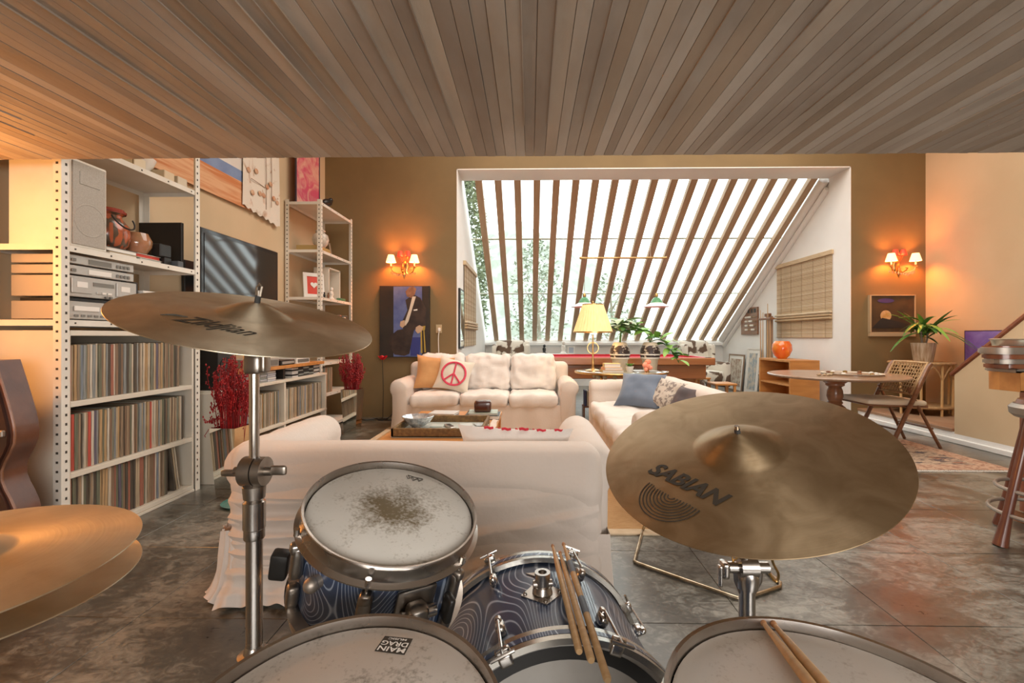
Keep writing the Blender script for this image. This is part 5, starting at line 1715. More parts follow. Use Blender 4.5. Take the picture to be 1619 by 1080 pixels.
part('ring_arm', MB().tube([(.07 * cos(t), 0, .29 + .07 * sin(t)) for t in [i * 2 * pi / 20 for i in range(20)]], .006, 6, closed=True), brass, tl)
pl = []
ls = mat('pleated_yellow_shade', (.86, .68, .34), .8, col2=(.78, .58, .26), scale=1, stretch=(40, 40, .1), emit=(1.0, .70, .30), estr=.42)
def shade_fn(u, v):
    a = u * 2 * pi
    rr = (.245 - .115 * v) * (1 + .016 * sin(a * 34))
    return (rr * cos(a), rr * sin(a), .49 + .345 * v)
part('shade', MB().grid(shade_fn, 204, 2), ls, tl, ang=80)
part('shade_band', MB().lathe([(.132, .828), (.132, .842)], 40).lathe([(.249, .484), (.249, .496)], 40), brass, tl)
part('finial', MB().lathe([(.012, .84), (.012, .87), (0, .89)], 10), brass, tl)
point('table_lamp_bulb', (.79, 5.74, TZ + .62), 5, (1.0, .68, .34), .04)
potm = mat('carved_dark_band', (.045, .03, .03), .4, col2=(.62, .55, .46), scale=20, lo=.55, hi=.60, stretch=(1, 1, 1.6))
potw = mat('cream_pot', (.68, .60, .47), .45, col2=(.58, .50, .38), scale=9)
for i, (x, y, lb) in enumerate(((1.16, 5.90, 'dark and cream banded pot, left of two on the side table'), (1.555, 5.93, 'dark and cream banded pot, right of two on the side table'))):
    t = thing('banded_pot', lb, 'pot', (x, y, TZ))
    part('base', MB().lathe([(0, 0), (.085, 0), (.10, .13), (.118, .155)], 28), potw, t)
    part('body', MB().lathe([(.118, .155), (.128, .20), (.124, .27), (.10, .32)], 28), potm, t)
    part('rim', MB().lathe([(.10, .32), (.088, .345), (.080, .36), (.070, .35), (0, .33)], 28), potw, t)
    part('band', MB().lathe([(.118, .150), (.123, .158), (.120, .17)], 28).lathe([(.127, .195), (.1315, .203), (.1285, .212)], 28), paper_w, t)
pz = TZ + .34
pA = thing('variegated_plant', 'pale variegated leafy plant growing from the left banded pot', 'plant', (1.16, 5.90, pz))
part('stem', MB().tube([(0, 0, 0), (.01, 0, .12), (.03, 0, .22)], [.014, .011, .008], 7), lfm[0], pA)
r = random.Random(8)
for k in range(32):
    a = k * 2.4
    s_ = r.uniform(.26, .40)
    rt = part('leaf', leaf_mesh(s_, .10, r.uniform(.5, 1.0)), lfm[1 if k % 3 else 0], pA, loc=(.02, 0, .20 + r.uniform(-.06, .06)), rot=(r.uniform(-.2, .2), 0, a))
pB = thing('trailing_plant', 'bright green plant trailing right from the right banded pot', 'plant', (1.555, 5.93, pz))
vine = bez([(0, 0, 0), (-.05, -.02, .14), (-.20, -.05, .20), (-.28, -.05, .24)], 6)
vine2 = bez([(0, 0, 0), (.04, -.03, .10), (.16, -.08, .03), (.28, -.10, -.14), (.34, -.10, -.24)], 6)
part('stem', MB().tube(vine, .006, 6).tube(vine2, .006, 6), lfm[0], pB)
for k in range(48):
    vv = vine if k % 2 else vine2
    c = vv[int(r.uniform(.15, .99) * (len(vv) - 1))]
    part('leaf', leaf_mesh(r.uniform(.15, .24), .085, r.uniform(.5, 1.1)), lfm[3 if k % 4 else 0], pB, loc=tuple(c), rot=(r.uniform(-.4, .4), r.uniform(-.3, .3), r.uniform(0, 6.28)))
sp_ = thing('small_potted_plant', 'tiny green plant in a white pot before the two banded pots', 'plant', (1.22, 5.60, TZ))
part('pot', MB().lathe([(0, 0), (.035, 0), (.05, .07), (.043, .07), (0, .06)], 18), paper_w, sp_)
for k in range(14): part('leaf', leaf_mesh(.09, .03, .4), lfm[0 if k % 2 else 3], sp_, loc=(0, 0, .06), rot=(0, 0, k * 2.4))
cr_ = thing('coral_ornament', 'coral pink lumpy ornament at the front of the side table', 'ornament', (1.42, 5.55, TZ))
m = MB()
for k in range(16): m.sphere((r.uniform(-.035, .035), r.uniform(-.03, .03), .03 + r.uniform(0, .11)), r.uniform(.018, .034), 8, 5)
part('coral', m, mat('coral_pink', (.85, .24, .14), .7, col2=(.90, .40, .28), scale=30), cr_)
part('stand', MB().cyl((0, 0, 0), (0, 0, .03), .03, .02), brass, cr_)
book((1.00, 5.60, TZ), .26, .20, .03, (.62, .40, .16), 'ochre book at the bottom of the pile by the table lamp')
book((1.00, 5.60, TZ + .0305), .22, .18, .03, (.75, .42, .28), 'salmon book in the middle of the pile by the table lamp', .1)
book((1.00, 5.61, TZ + .061), .20, .16, .045, (.82, .62, .25), 'yellow book on top of the pile by the table lamp', -.05)
solo('magazine', MB().box((0, 0, .006), (.30, .20, .012), .002), mat('magazine_grey', (.45, .46, .46), .4), 'grey magazine lying behind the tiny plant on the side table', 'magazine', (1.42, 5.72, TZ), (0, 0, .1))
ck = thing('cd_rack', 'low rack of white spined cases under the side table, beside the far sofa', 'rack', (.86, 6.08, .012))
for k in range(9): part('case', B((-.13 + .032 * k, 0, .33), (.024, .16, .20), .002), paper_w if k % 2 else mat('navy_case', (.06, .08, .22), .4), ck)
part('shelf', MB().box((0, 0, .22), (.32, .18, .02)).box((-.15, 0, .11), (.02, .18, .22)).box((.15, 0, .11), (.02, .18, .22)), wood_b, ck)

# ================================================================== RIGHT: round table, folding chair, plant stand
RT = Vector((3.36, 5.08, 0.0))
rt_ = thing('round_table', 'round wooden dining table with a turned pedestal, right of the bay box', 'table', (RT.x, RT.y, .0))
TT = .742
part('tabletop', MB().lathe([(0, TT - .035), (.60, TT - .035), (.655, TT - .022), (.66, TT - .010), (.65, TT), (0, TT)], 56), wood_t, rt_)
part('pedestal', MB().lathe([(0, .08), (.10, .08), (.105, .12), (.06, .15), (.07, .20), (.115, .27), (.12, .33), (.10, .38), (.065, .41), (.075, .43), (.065, .45), (.08, .50), (.075, .56), (.06, .60), (.09, .62), (.09, .64), (.13, .67), (.14, .707), (0, .707)], 26), wood_b, rt_)
for k in range(3):
    a = k * 2 * pi / 3 + .5
    part('foot', MB().tube(bez([(0, 0, .12), (cos(a) * .18, sin(a) * .18, .13), (cos(a) * .34, sin(a) * .34, .05), (cos(a) * .42, sin(a) * .42, .035)], 5), [.05] * 6 + [.04] * 5 + [.035] * 4 + [.032], 8), wood_b, rt_)
gd = thing('game_board', 'flat round board game with small pieces on the round table', 'board game', (RT.x + .10, RT.y - .12, TT))
part('board', MB().lathe([(0, 0), (.28, 0), (.28, .014), (0, .014)], 34), wood_t, gd)
part('ring', MB().lathe([(.27, .014), (.285, .022), (.255, .022), (.25, .014)], 34), mat('pale_stone_ring', (.60, .55, .45), .5), gd)
r = random.Random(5)
for k in range(10):
    a = k * .63
    part('piece', MB().lathe([(0, .014), (.022, .014), (.02, .03), (.012, .034), (0, .036)], 10, Matrix.Translation((cos(a) * .21, sin(a) * .21, 0))), [paper_w, wood_b, brass][k % 3], gd)
for i, (x, y, rz, lb) in enumerate(((-.20, -.22, .1, 'string of pale shells on the left of the round table'), (.36, -.10, 1.0, 'cluster of brown and pale pebbles on the right of the round table'))):
    m = MB()
    for k in range(9): m.sphere((.032 * (k - 4), .02 * sin(k * 1.7), .012), .016, 8, 5, (1.1, 1, .75))
    solo('pebble_string', m, mat('pebble_%d' % i, (.55, .42, .26), .5, col2=(.20, .13, .08), scale=14), lb, 'ornament', (RT.x + x, RT.y + y, TT), (0, 0, rz))

fc = thing('folding_chair', 'wooden folding chair with woven rattan back and cream seat on the patterned rug', 'chair', (0, 0, .0))
ya, yb = 4.76, 5.25
for y in (ya, yb):
    part('front_leg', MB().tube([(3.715, y, .012), (4.10, y, .84), (4.13, y, .875)], [.022, .022, .020], 8), wood_b, fc, ang=60)
    part('rear_leg', MB().tube([(4.24, y + (.02 if y == ya else -.02), .002), (3.93, y + (.045 if y == ya else -.045), .62)], .016, 8), wood_b, fc, ang=60)
part('seat_frame', MB().box((3.83, (ya + yb) / 2, .437), (.60, yb - ya - .06, .028), .006, (0, .03, 0)), wood_b, fc)
part('seat', MB().soft((3.81, (ya + yb) / 2, .470), (.60, yb - ya - .03, .055), .025, (12, 10, 4), puff=.012, rot=(0, .03, 0)), mat('cream_canvas', (.86, .78, .66), .8), fc, ang=60)
def backpt(s_, t_):  # s across (y), t up along the legs
    return Vector((3.955 + .165 * t_ + .015 * sin(s_ * pi), ya + .03 + (yb - ya - .06) * s_, .56 + .32 * t_))
part('back_frame', MB().tube([backpt(0, 0), backpt(.5, 0), backpt(1, 0), backpt(1, .5), backpt(1, 1), backpt(.5, 1), backpt(0, 1), backpt(0, .5)], .014, 8, closed=True), rattan, fc, ang=60)
wv = MB()
for k in range(1, 12):
    s_ = k / 12
    wv.tube([backpt(s_, 0), backpt(s_, .5), backpt(s_, 1)], .0045, 5)
for k in range(1, 9):
    wv.tube([backpt(0, k / 9), backpt(.5, k / 9), backpt(1, k / 9)], .0055, 5)
part('woven_back', wv, rattan, fc, kind='stuff')
part('stretcher', MB().cyl((4.17, ya + .03, .20), (4.17, yb - .03, .20), .010).cyl((3.80, ya, .19), (3.80, yb, .19), .010), wood_b, fc)

rs = thing('rattan_console', 'half round rattan console on the landing under the corner plant', 'table', (0, 0, .151))
cxr, cyr = 5.17, 6.12
for z, nm, r_ in ((.66, 'top', .33), (.10, 'lower_shelf', .31)):
    part(nm, MB().lathe([(0, z - .012), (r_, z - .012), (r_ + .012, z), (r_, z + .012), (0, z + .012)], 26, Matrix.Translation((cxr, cyr, 0))), rattan, rs)
    part('edge', MB().tube([(cxr + (r_ + .005) * cos(t), cyr + (r_ + .005) * sin(t), z) for t in [i * 2 * pi / 30 for i in range(30)]], .018, 7, closed=True), rattan, rs)
for k in range(5):
    t = pi + .2 + k * (pi - .4) / 4
    part('leg', MB().cyl((cxr + .31 * cos(t), cyr + .31 * sin(t), 0), (cxr + .32 * cos(t), cyr + .32 * sin(t), .66), .014, n=8), mat('light_cane', (.62, .40, .18), .5), rs)
    if k < 4:
        t2 = pi + .2 + (k + .5) * (pi - .4) / 4
        part('brace', MB().tube(bez([(cxr + .32 * cos(t), cyr + .32 * sin(t), .45), (cxr + .33 * cos(t2), cyr + .33 * sin(t2), .62), (cxr + .32 * cos(t2 + (t2 - t)), cyr + .32 * sin(t2 + (t2 - t)), .45)], 5), .009, 6), rattan, rs)
cp = thing('corner_plant', 'arching green dracaena in a glass pot on the rattan console', 'plant', (5.17, 6.08, .824))
part('pot', MB().lathe([(0, 0), (.10, 0), (.115, .10), (.135, .25), (.128, .25), (.108, .10), (0, .02)], 26), mat('ribbed_clear_glass', (.62, .52, .40), .15, col2=(.36, .24, .14), scale=1, stretch=(40, 40, .1), coat=.4), cp)
part('soil', MB().lathe([(0, .02), (.095, .02), (.108, .13), (0, .14)], 20), mat('brown_soil', (.16, .07, .03), .9), cp)
part('stem', MB().tube([(0, 0, .12), (-.02, 0, .3), (-.03, 0, .42)], [.016, .013, .01], 7).tube([(.02, .01, .12), (.05, 0, .30), (.06, 0, .40)], .010, 7), bark, cp)
r = random.Random(15)
for k in range(38):
    a = k * 2.39996
    l_ = r.uniform(.38, .56)
    dr_ = r.uniform(.25, 1.35)
    if abs(a % (2 * pi) - pi / 2) < 1.0: l_ *= .55
    if abs(a % (2 * pi)) < .7 or abs(a % (2 * pi) - 2 * pi) < .7: l_ *= .48
    part('leaf', leaf_mesh(l_, .06, dr_, .25, 9), lfm[0 if k % 3 else 3], cp, loc=(r.choice((-.03, .05)), 0, .40 + r.uniform(-.10, .10)), rot=(0, 0, a))

# ================================================================== BAR COUNTER AND STOOL, RIGHT EDGE
steel_t = mat('pewter_trim', (.40, .34, .29), .48, .85, col2=(.36, .32, .28), scale=9)
bar = thing('bar_counter', 'ornate wooden bar counter with metal mouldings at the right edge', 'bar')
Bx, By0, By1 = 2.73, 2.70, 3.10
BPOLY = [(2.82 + .09 * cos(radians(t)), 2.79 + .09 * sin(radians(t))) for t in range(125, 271, 9)] + [(4.1, 2.70), (4.1, 3.10), (3.10, 3.10)]
def slab(ins, z0, z1, m_, nm, bev=.012):
    cx_, cy_ = 3.6, 2.88
    p = []
    for x, y in BPOLY:
        p.append((x + ins if x < 4 else x - ins, y + min(ins, .12) * (1 if y < 2.83 else -1) * .8))
    m = MB().prism(p, z0 + bev * .4, z1 - bev * .4)
    if bev > .01:
        q = [(x + .006 if x < 4 else x, y + (.006 if y < 2.83 else -.006)) for x, y in p]
        m.prism(q, z0, z1)
    part(nm, m, m_, bar, ang=40)
bz_ = CAM_H - (553 - PPY) * 2.76 / FPX + .02
slab(.0, bz_ - .045, bz_ - .006, steel_t, 'top_edge', .018)
slab(.05, bz_ - .006, bz_ + .004, wood_r, 'counter_top', .002)
slab(.05, bz_ - .075, bz_ - .045, wood_r, 'moulding')
slab(.07, bz_ - .105, bz_ - .075, steel_t, 'moulding')
slab(.10, bz_ - .135, bz_ - .105, wood_r, 'moulding')
slab(.125, bz_ - .155, bz_ - .135, steel_t, 'moulding')
slab(.15, bz_ - .27, bz_ - .155, wood_o, 'frieze', .004)
slab(.34, .06, bz_ - .27, wood_r, 'body', .004)
slab(.30, .0, .07, wood_b, 'plinth', .004)
for z in (.30, .42):
    part('foot_rail', MB().cyl((3.02, 2.72, z), (4.0, 2.72, z), .014), chrome_d, bar)
Bx, By0 = 3.12, 2.74
for x in (Bx - .02, 3.6):
    part('rail_post', MB().lathe([(0, 0), (.045, 0), (.045, .02), (.02, .04), (.018, .26), (.026, .30), (.018, .34), (.018, .44), (0, .46)], 14, Matrix.Translation((x, By0 - .02, 0))), steel_t, bar)
part('turned_post', MB().lathe([(0, 0), (.035, 0), (.04, .04), (.025, .08), (.035, .3), (.025, .36), (.03, .44), (0, .46)], 14, Matrix.Translation((Bx + .02, By0 + .10, 0))), wood_b, bar)
ash = thing('metal_ashtray', 'low round pewter dish on the bar counter', 'dish', (2.99, 2.86, bz_ + .004))
part('bowl', MB().lathe([(0, 0), (.10, 0), (.11, .035), (.118, .04), (.10, .045), (.09, .012), (0, .01)], 26), mat('pale_pewter', (.55, .52, .42), .3, .8), ash)
bs = thing('bar_stool', 'tall bar stool with splayed red-brown legs and metal rings at the right edge', 'stool', (2.885, 2.555, 0))
part('seat', MB().lathe([(0, .70), (.155, .70), (.175, .72), (.178, .755), (.16, .775), (0, .78)], 30), steel_t, bs)
part('seat_pad', MB().lathe([(.15, .776), (.14, .80), (0, .812)], 30), mat('brown_leather', (.20, .08, .04), .45), bs)
for k in range(4):
    a = pi + k * pi / 2
    p0, p1 = Vector((cos(a) * .295, sin(a) * .295, 0)), Vector((cos(a) * .13, sin(a) * .13, .71))
    pm_ = [p0, p0.lerp(p1, .10), p0.lerp(p1, .25), p0.lerp(p1, .6), p1]
    part('leg', MB().tube(pm_, [.034, .028, .022, .022, .020], 10), mat('red_brown_leg', (.10, .028, .014), .32, col2=(.15, .045, .022), scale=5, stretch=(3, 3, 1), coat=.4), bs, ang=60)
for z, rr in ((.17, .258), (.30, .228)):
    part('ring', MB().tube([(rr * cos(t), rr * sin(t), z) for t in [i * 2 * pi / 32 for i in range(32)]], .011, 8, closed=True), steel_t, bs)

# case standing at the far left
gc = thing('guitar_case', 'dark brown leather instrument case standing upright by the near shelving unit', 'case', (-2.66, 2.14, 0), (0, 0, .12))
outl = []
for i in range(40):
    a = i * 2 * pi / 40
    z = sin(a)
    outl.append((cos(a), z))
def case_w(z):
    k = z / 1.04
    return .24 * (1 - .30 * math.exp(-((k - .48) / .12) ** 2) - .42 * max(0, (k - .62) / .38) ** 1.2) if k > .12 else .24 * (.72 + .28 * sqrt(max(0, k / .12)))
poly = [(case_w(z), z) for z in [.0 + 1.04 * i / 24 for i in range(25)]]
poly = poly + [(-x, z) for x, z in reversed(poly)]
MC = Matrix(((1, 0, 0, 0), (0, 0, 1, 0), (0, 1, 0, 0), (0, 0, 0, 1)))
lea = mat('dark_leather', (.085, .03, .016), .4, col2=(.14, .05, .025), scale=8, bump=.1, coat=.3)
part('shell', MB().prism(poly, -.065, .06, MC), lea, gc, ang=50)
part('lid', MB().prism([(x * .93, .02 + z * .965) for x, z in poly], -.082, -.064, MC), mat('dark_leather_lid', (.05, .018, .011), .35, coat=.3), gc, ang=50)
part('binding', MB().tube([(x * 1.005, -.064, z) for x, z in poly], .006, 6, closed=True), wood_b, gc)
part('latch', MB().box((.155, -.09, .70), (.10, .02, .03), .004).box((.215, -.09, .26), (.06, .02, .03), .004), steel_t, gc)
part('handle', MB().tube(bez([(-.05, -.085, .50), (-.03, -.12, .50), (.03, -.12, .50), (.05, -.085, .50)], 5), .009, 7), black, gc)

# ================================================================== DRUM KIT
moire_t = moire_mat('blue_satin_wrap', 5.0)
moire_b = moire_mat('blue_satin_wrap_large', 3.6, 1.45)
steel_hoop = mat('steel_hoop', (.55, .52, .49), .2, 1.0, col2=(.36, .31, .27), scale=9, rough2=.36)


def pix_local(M, px, py, h=0.0):
    Mi = M.inverted()
    o = Mi @ Vector((0, 0, CAM_H))
    d = Mi.to_3x3() @ Vector(ray(px, py))
    k = (h - o.z) / d.z
    return o + d * k


def drum(name, label, c, n, R, depth, nl, a0, shell_m, head_m, lug='long', under=True, hoop_h=.034):
    t = thing(name, label, 'drum')
    t.matrix_world = align(c, n)
    rs_ = R - .013
    # batter head, 11 mm under the rim of the hoop
    part('drumhead', MB().lathe([(0, -.013), (R - .012, -.013), (R - .007, -.0165), (R - .0065, -.022)], 72), head_m, t, ang=40)
    hp = [(R - .012, -hoop_h - .004), (R + .010, -hoop_h - .005), (R + .0105, -hoop_h - .002), (R + .001, -hoop_h + .003), (R - .0015, -.009), (R + .002, -.002), (R + .001, .0), (R - .0035, -.001), (R - .005, -.009), (R - .005, -.019)]
    part('rim_hoop', MB().lathe(hp, 84), steel_hoop, t, ang=50)
    part('shell', MB().lathe([(rs_, -depth + .012), (rs_, -.020)], 84), shell_m, t)
    if under:
        part('bottom_hoop', MB().lathe([(z_[0], -depth - z_[1]) for z_ in reversed([(R - .004, .0), (R + .001, .0), (R - .001, -.006), (R + .001, -hoop_h + .006), (R + .010, -hoop_h), (R - .012, -hoop_h - .002)])], 84), steel_hoop, t, ang=50)
        part('bottom_head', MB().lathe([(R - .010, -depth + .004), (0, -depth + .004)], 60), paper_w, t)
    for k in range(nl):
        a = radians(a0) + k * 2 * pi / nl
        Mz = Matrix.Rotation(a, 4, 'Z')
        m = MB()
        if lug == 'long':
            l0 = .075 if depth < .26 else .10
            m.add(*_soft_geo((rs_ + .012, 0, -.055 - l0 / 2), (.024, .026, l0), .010), M=Mz)
            m.add(*_soft_geo((rs_ + .014, 0, -.062), (.030, .022, .024), .009), M=Mz)
            if depth > .19:
                m.add(*_soft_geo((rs_ + .012, 0, -depth + .055), (.024, .026, .05), .010), M=Mz)
        else:
            m.add(*_soft_geo((rs_ + .012, 0, -depth / 2), (.024, .022, depth * .45), .009), M=Mz)
        lg = part('lug', m, chrome_d, t, ang=50)
        rd = MB()
        top = Mz @ Vector((R + .007, 0, -hoop_h + .010)); bot = Mz @ Vector((R + .003, 0, -.066))
        rd.cyl(top, bot, .0028, n=8)
        rd.cyl(Mz @ Vector((R + .007, 0, -hoop_h)), Mz @ Vector((R + .007, 0, -hoop_h + .014)), .0055, n=8)
        part('tension_rod', rd, chrome, lg)
    return t


_sg = {}


def _soft_geo(c, d, r):
    m = MB().soft(c, d, r, (4, 4, 6))
    return m.v, m.f


HEAD_TOM = head_mat('tom_head', (.13, .095, .045), .022, .115, .0, .012, (.60, .58, .53))
HEAD_SN = head_mat('snare_head', (.10, .07, .035), .01, .145, .03, -.02, (.66, .62, .57))
HEAD_FT = head_mat('floor_tom_head', (.36, .30, .24), .0, .05, .0, .0, (.76, .72, .67))

tomc, tomn = Vector((-.279, .931, .804)), tilt(13.6, 12.6)
tom = drum('hanging_tom', 'small blue hanging tom with a brown worn spot on its white head', tomc, tomn, .172, .225, 6, -83, moire_t, HEAD_TOM)
MT = align(tomc, tomn)
Rt = .159
a = radians(-118)
part('vent_knob', MB().cyl((Rt * cos(a), Rt * sin(a), -.085), ((Rt + .012) * cos(a), (Rt + .012) * sin(a), -.085), .012).sphere(((Rt + .016) * cos(a), (Rt + .016) * sin(a), -.085), .014, sc=(1, 1, 1)), steel_t, tom, 'small pewter coloured knob')
a = radians(-52)
Mz = Matrix.Rotation(a, 4, 'Z')
m = MB()
m.add(*_soft_geo((Rt + .004, 0, -.10), (.010, .075, .085), .004), M=Mz)
m.add(*_soft_geo((Rt + .024, -.004, -.10), (.035, .040, .05), .012), M=Mz)
tb = part('mount_bracket', m, chrome_d, tom, ang=50)
m = MB()
m.cyl(Mz @ Vector((Rt + .022, -.030, -.10)), Mz @ Vector((Rt + .022, .034, -.10)), .011)
m.cyl(Mz @ Vector((Rt + .022, 0, -.13)), Mz @ Vector((Rt + .022, 0, -.155)), .014)
part('mount_clamp', m, chrome, tb)
part('wing_nut', MB().add(*_soft_geo((Rt + .040, .048, -.085), (.030, .016, .055), .008), M=Mz), black, tb)
part('mount_rod', MB().tube(bez([Mz @ Vector((Rt + .022, 0, -.12)), Mz @ Vector((Rt + .022, 0, -.19)), Mz @ Vector((Rt + .03, -.01, -.24)), Mz @ Vector((Rt - .02, -.03, -.27))], 6), .006, 8), chrome, tb)
a = radians(-168)
Mz = Matrix.Rotation(a, 4, 'Z')
m = MB().add(*_soft_geo((Rt + .040, .015, -.155), (.034, .028, .060), .006), M=Mz @ Matrix.Rotation(0, 4, 'X'))
part('stick_holder', m, black, tom, 'small black plastic box at the left side of the tom')
# crown emblem printed on the head
lc = pix_local(MT, 655, 757, -.013)
em = MB()
cr_p = [(-.020, .004), (-.013, -.007), (-.007, .001), (0, -.010), (.007, .001), (.013, -.007), (.020, .004)]
for dx, dy, s_ in ((0, 0, 1), (.001, .0035, .9)):
    for p, q in zip(cr_p, cr_p[1:]):
        em.tube([(lc.x + p[0] * s_ + dx, lc.y + p[1] * s_ + dy, -.0126), (lc.x + q[0] * s_ + dx, lc.y + q[1] * s_ + dy, -.0126)], .0007, 4)
em.tube([(lc.x - .018, lc.y + .007, -.0126), (lc.x, lc.y + .0055, -.0126), (lc.x + .018, lc.y + .007, -.0126)], .0011, 4)
part('printed_emblem', em, ink, tom)

snc, snn = Vector((-.212, .485, .722)), tilt(.7, 5.7)
sn = drum('snare_drum', 'chrome rimmed snare drum with a stained white head and printed black square logo', snc, snn, .186, .14, 10, -18, steel_hoop, HEAD_SN, lug='short')
MS = align(snc, snn)
q = [pix_local(MS, *p, -.013) for p in ((652.9, 1010.2), (608.8, 1005.6), (591.8, 1029.7), (639.6, 1035.9))]   # text frame: BL, BR, TR, TL
part('printed_square', MB().add([(v.x, v.y, -.0127) for v in q], [(0, 1, 2, 3)]), ink, sn, smooth=False)


def warp(body, size, v0, v1, u0=.05, u1=.95, bold=0.0):
    vs, fs = text_geo(body, 1.0, 0, bold)
    xs = [v[0] for v in vs]; ys = [v[1] for v in vs]
    out = []
    for v in vs:
        u = u0 + (u1 - u0) * (v[0] - min(xs)) / (max(xs) - min(xs))
        w_ = v0 + (v1 - v0) * (v[1] - min(ys)) / (max(ys) - min(ys))
        p = (q[0] * (1 - u) + q[1] * u) * (1 - w_) + (q[3] * (1 - u) + q[2] * u) * w_
        out.append((p.x, p.y, -.0124))
    return out, fs


m = MB().add(*warp('MAIN', 1, .64, .93, bold=.02)).add(*warp('DRAG', 1, .30, .58, bold=.02)).add(*warp('MUSIC', 1, .08, .20, .18, .82, bold=.02))
part('printed_lettering', m, paper_w, sn, smooth=False)
ss = thing('snare_stand', 'chrome tripod basket stand under the snare drum', 'drum stand', (snc.x, snc.y + .01, 0))
zb = .722 - .14 - .040
part('tube', MB().cyl((0, 0, .12), (0, 0, zb - .10), .013), chrome, ss)
for k in range(3):
    a = pi / 2 + k * 2 * pi / 3
    part('basket_arm', MB().tube(bez([(0, 0, zb - .09), (cos(a) * .10, sin(a) * .10, zb - .05), (cos(a) * .17, sin(a) * .17, zb - .022)], 5), .007, 7), chrome, ss)
    lg = part('leg', MB().tube([(0, 0, .30), (cos(a + .5) * .26, sin(a + .5) * .26, .012)], .008, 7), chrome, ss)
    part('rubber_foot', MB().sphere((cos(a + .5) * .265, sin(a + .5) * .265, .014), .014, 10, 6), rubber, lg)

ftc, ftn = Vector((.364, .486, .721)), tilt(3.0, 1.1)
ft = drum('floor_tom', 'blue floor tom with a plain pale head, two sticks lying on it', ftc, ftn, .212, .40, 8, -12, moire_b, HEAD_FT, hoop_h=.036)
Rf = .199
for k in range(3):
    a = radians(100 + 120 * k)
    x, y = (Rf + .022) * cos(a), (Rf + .022) * sin(a)
    part('leg', MB().tube([(x, y, -.22), (x, y, -.60), (x * 1.10, y * 1.10, -.705)], .006, 8), chrome, ft)
    part('leg_bracket', MB().add(*_soft_geo((Rf + .016, 0, -.26), (.032, .04, .06), .010), M=Matrix.Rotation(a, 4, 'Z')), chrome_d, ft, ang=50)

# bass drum, axis roughly along the room
bc = Vector((.060, .868, .2885))
bn_ = Vector((.155, -.988, 0)).normalized()
bd_ = thing('bass_drum', 'large blue grey bass drum with chrome hoops below the hanging tom', 'drum')
MBd = align(bc, bn_)
bd_.matrix_world = MBd
RB, DB = .288, .36
part('shell', MB().lathe([(.271, -DB + .012), (.271, -.014)], 96), moire_b, bd_)
hoopm = mat('silver_lacquer_hoop', (.50, .48, .44), .25, .85, col2=(.38, .36, .32), scale=8)
for z0, nm in ((-.040, 'near_hoop'), (-DB, 'far_hoop')):
    h = part('hoop', MB().lathe([(.276, z0), (RB, z0 + .001), (RB, z0 + .041), (.276, z0 + .042), (.276, z0)], 96), hoopm, bd_, ang=50)
    part('hoop_inlay', MB().lathe([(RB + .0006, z0 + .014), (RB + .0006, z0 + .027)], 96), moire_b, h)
hb2 = mat('grey_film_head', (.44, .42, .39), .22, col2=(.36, .34, .31), scale=5, coat=.3)
part('near_head', MB().lathe([(0, -.016), (.262, -.016), (.274, -.012)], 80), hb2, bd_)
part('head_ring', MB().lathe([(.236, -.0150), (.262, -.0150)], 80), black, bd_)
part('far_head', MB().lathe([(.274, -DB + .012), (.262, -DB + .016), (0, -DB + .016)], 80), hb2, bd_)
for k in range(8):
    a = pi + radians(22.5) + k * pi / 4
    Mz = Matrix.Rotation(a, 4, 'Z')
    for sgn, zl, zh in ((1, -.088, .004), (-1, -.272, -DB - .004)):
        m = MB()
        m.add(*_soft_geo((.283, 0, zl), (.026, .022, .036), .010), M=Mz)
        m.add(*_soft_geo((.292, 0, zl - sgn * .010), (.020, .016, .022), .008), M=Mz)
        lg = part('lug', m, chrome, bd_, ang=50)
        rd = MB()
        rd.cyl(Mz @ Vector((.300, 0, zl)), Mz @ Vector((.300, 0, zh + sgn * .012)), .0032, n=8)
        rd.cyl(Mz @ Vector((.300, -.024, zh + sgn * .014)), Mz @ Vector((.300, .024, zh + sgn * .014)), .0034, n=8)
        part('tension_rod', rd, chrome, lg)
        cl_ = MB()
        cl_.add(*_soft_geo((.294, 0, zh - sgn * .004), (.018, .030, .012), .004), M=Mz)
        cl_.add(*_soft_geo((.280, 0, zh + sgn * .002), (.022, .026, .007), .003), M=Mz)
        part('claw', cl_, chrome, lg, ang=50)
# centre bracket (top of the drum is local -x)
def rim_pt(ang, z, r_=.271): return Vector((-r_ * cos(ang), -r_ * sin(ang), z))
pl_ = pix_local(MBd, 853, 930, 0)
zc_ = -.185
xa = .0
dm = MB()
for (p, q2, r2) in (((0, .050), (.050, 0), (-.050, 0)), ((0, -.050), (-.050, 0), (.050, 0))):
    pass
dd = [(0, .052), (.050, 0), (0, -.052), (-.050, 0)]
vs = []
for lift in (.0005, .004):
    for t_, z_ in dd:
        vs.append(tuple(rim_pt(t_ / .271 + .01, zc_ + z_, .271 + lift)))
ctr = tuple(rim_pt(.01, zc_, .2755)); vs.append(ctr)
fs = [(4, 5, 8), (5, 6, 8), (6, 7, 8), (7, 4, 8)] + [(i, (i + 1) % 4, 4 + (i + 1) % 4, 4 + i) for i in range(4)]
dm = MB().add(vs, fs)
bk_ = part('mount_plate', dm, steel_w if False else chrome, bd_)
sc_ = MB()
for t_, z_ in ((-.040, 0), (.040, 0), (0, -.040), (0, .040)):
    sc_.add(*MB().sphere(rim_pt(t_ / .271 + .01, zc_ + z_, .2755), .005, 8, 5).__dict__.values())
part('screws', sc_, chrome_d, bk_)
up = Vector((-1, 0, 0))
b0 = rim_pt(.01, zc_, .275)
m = MB()
m.cyl(b0, b0 + up * .014, .024, .020)
m.cyl(b0 + up * .010, b0 + up * .032, .016)
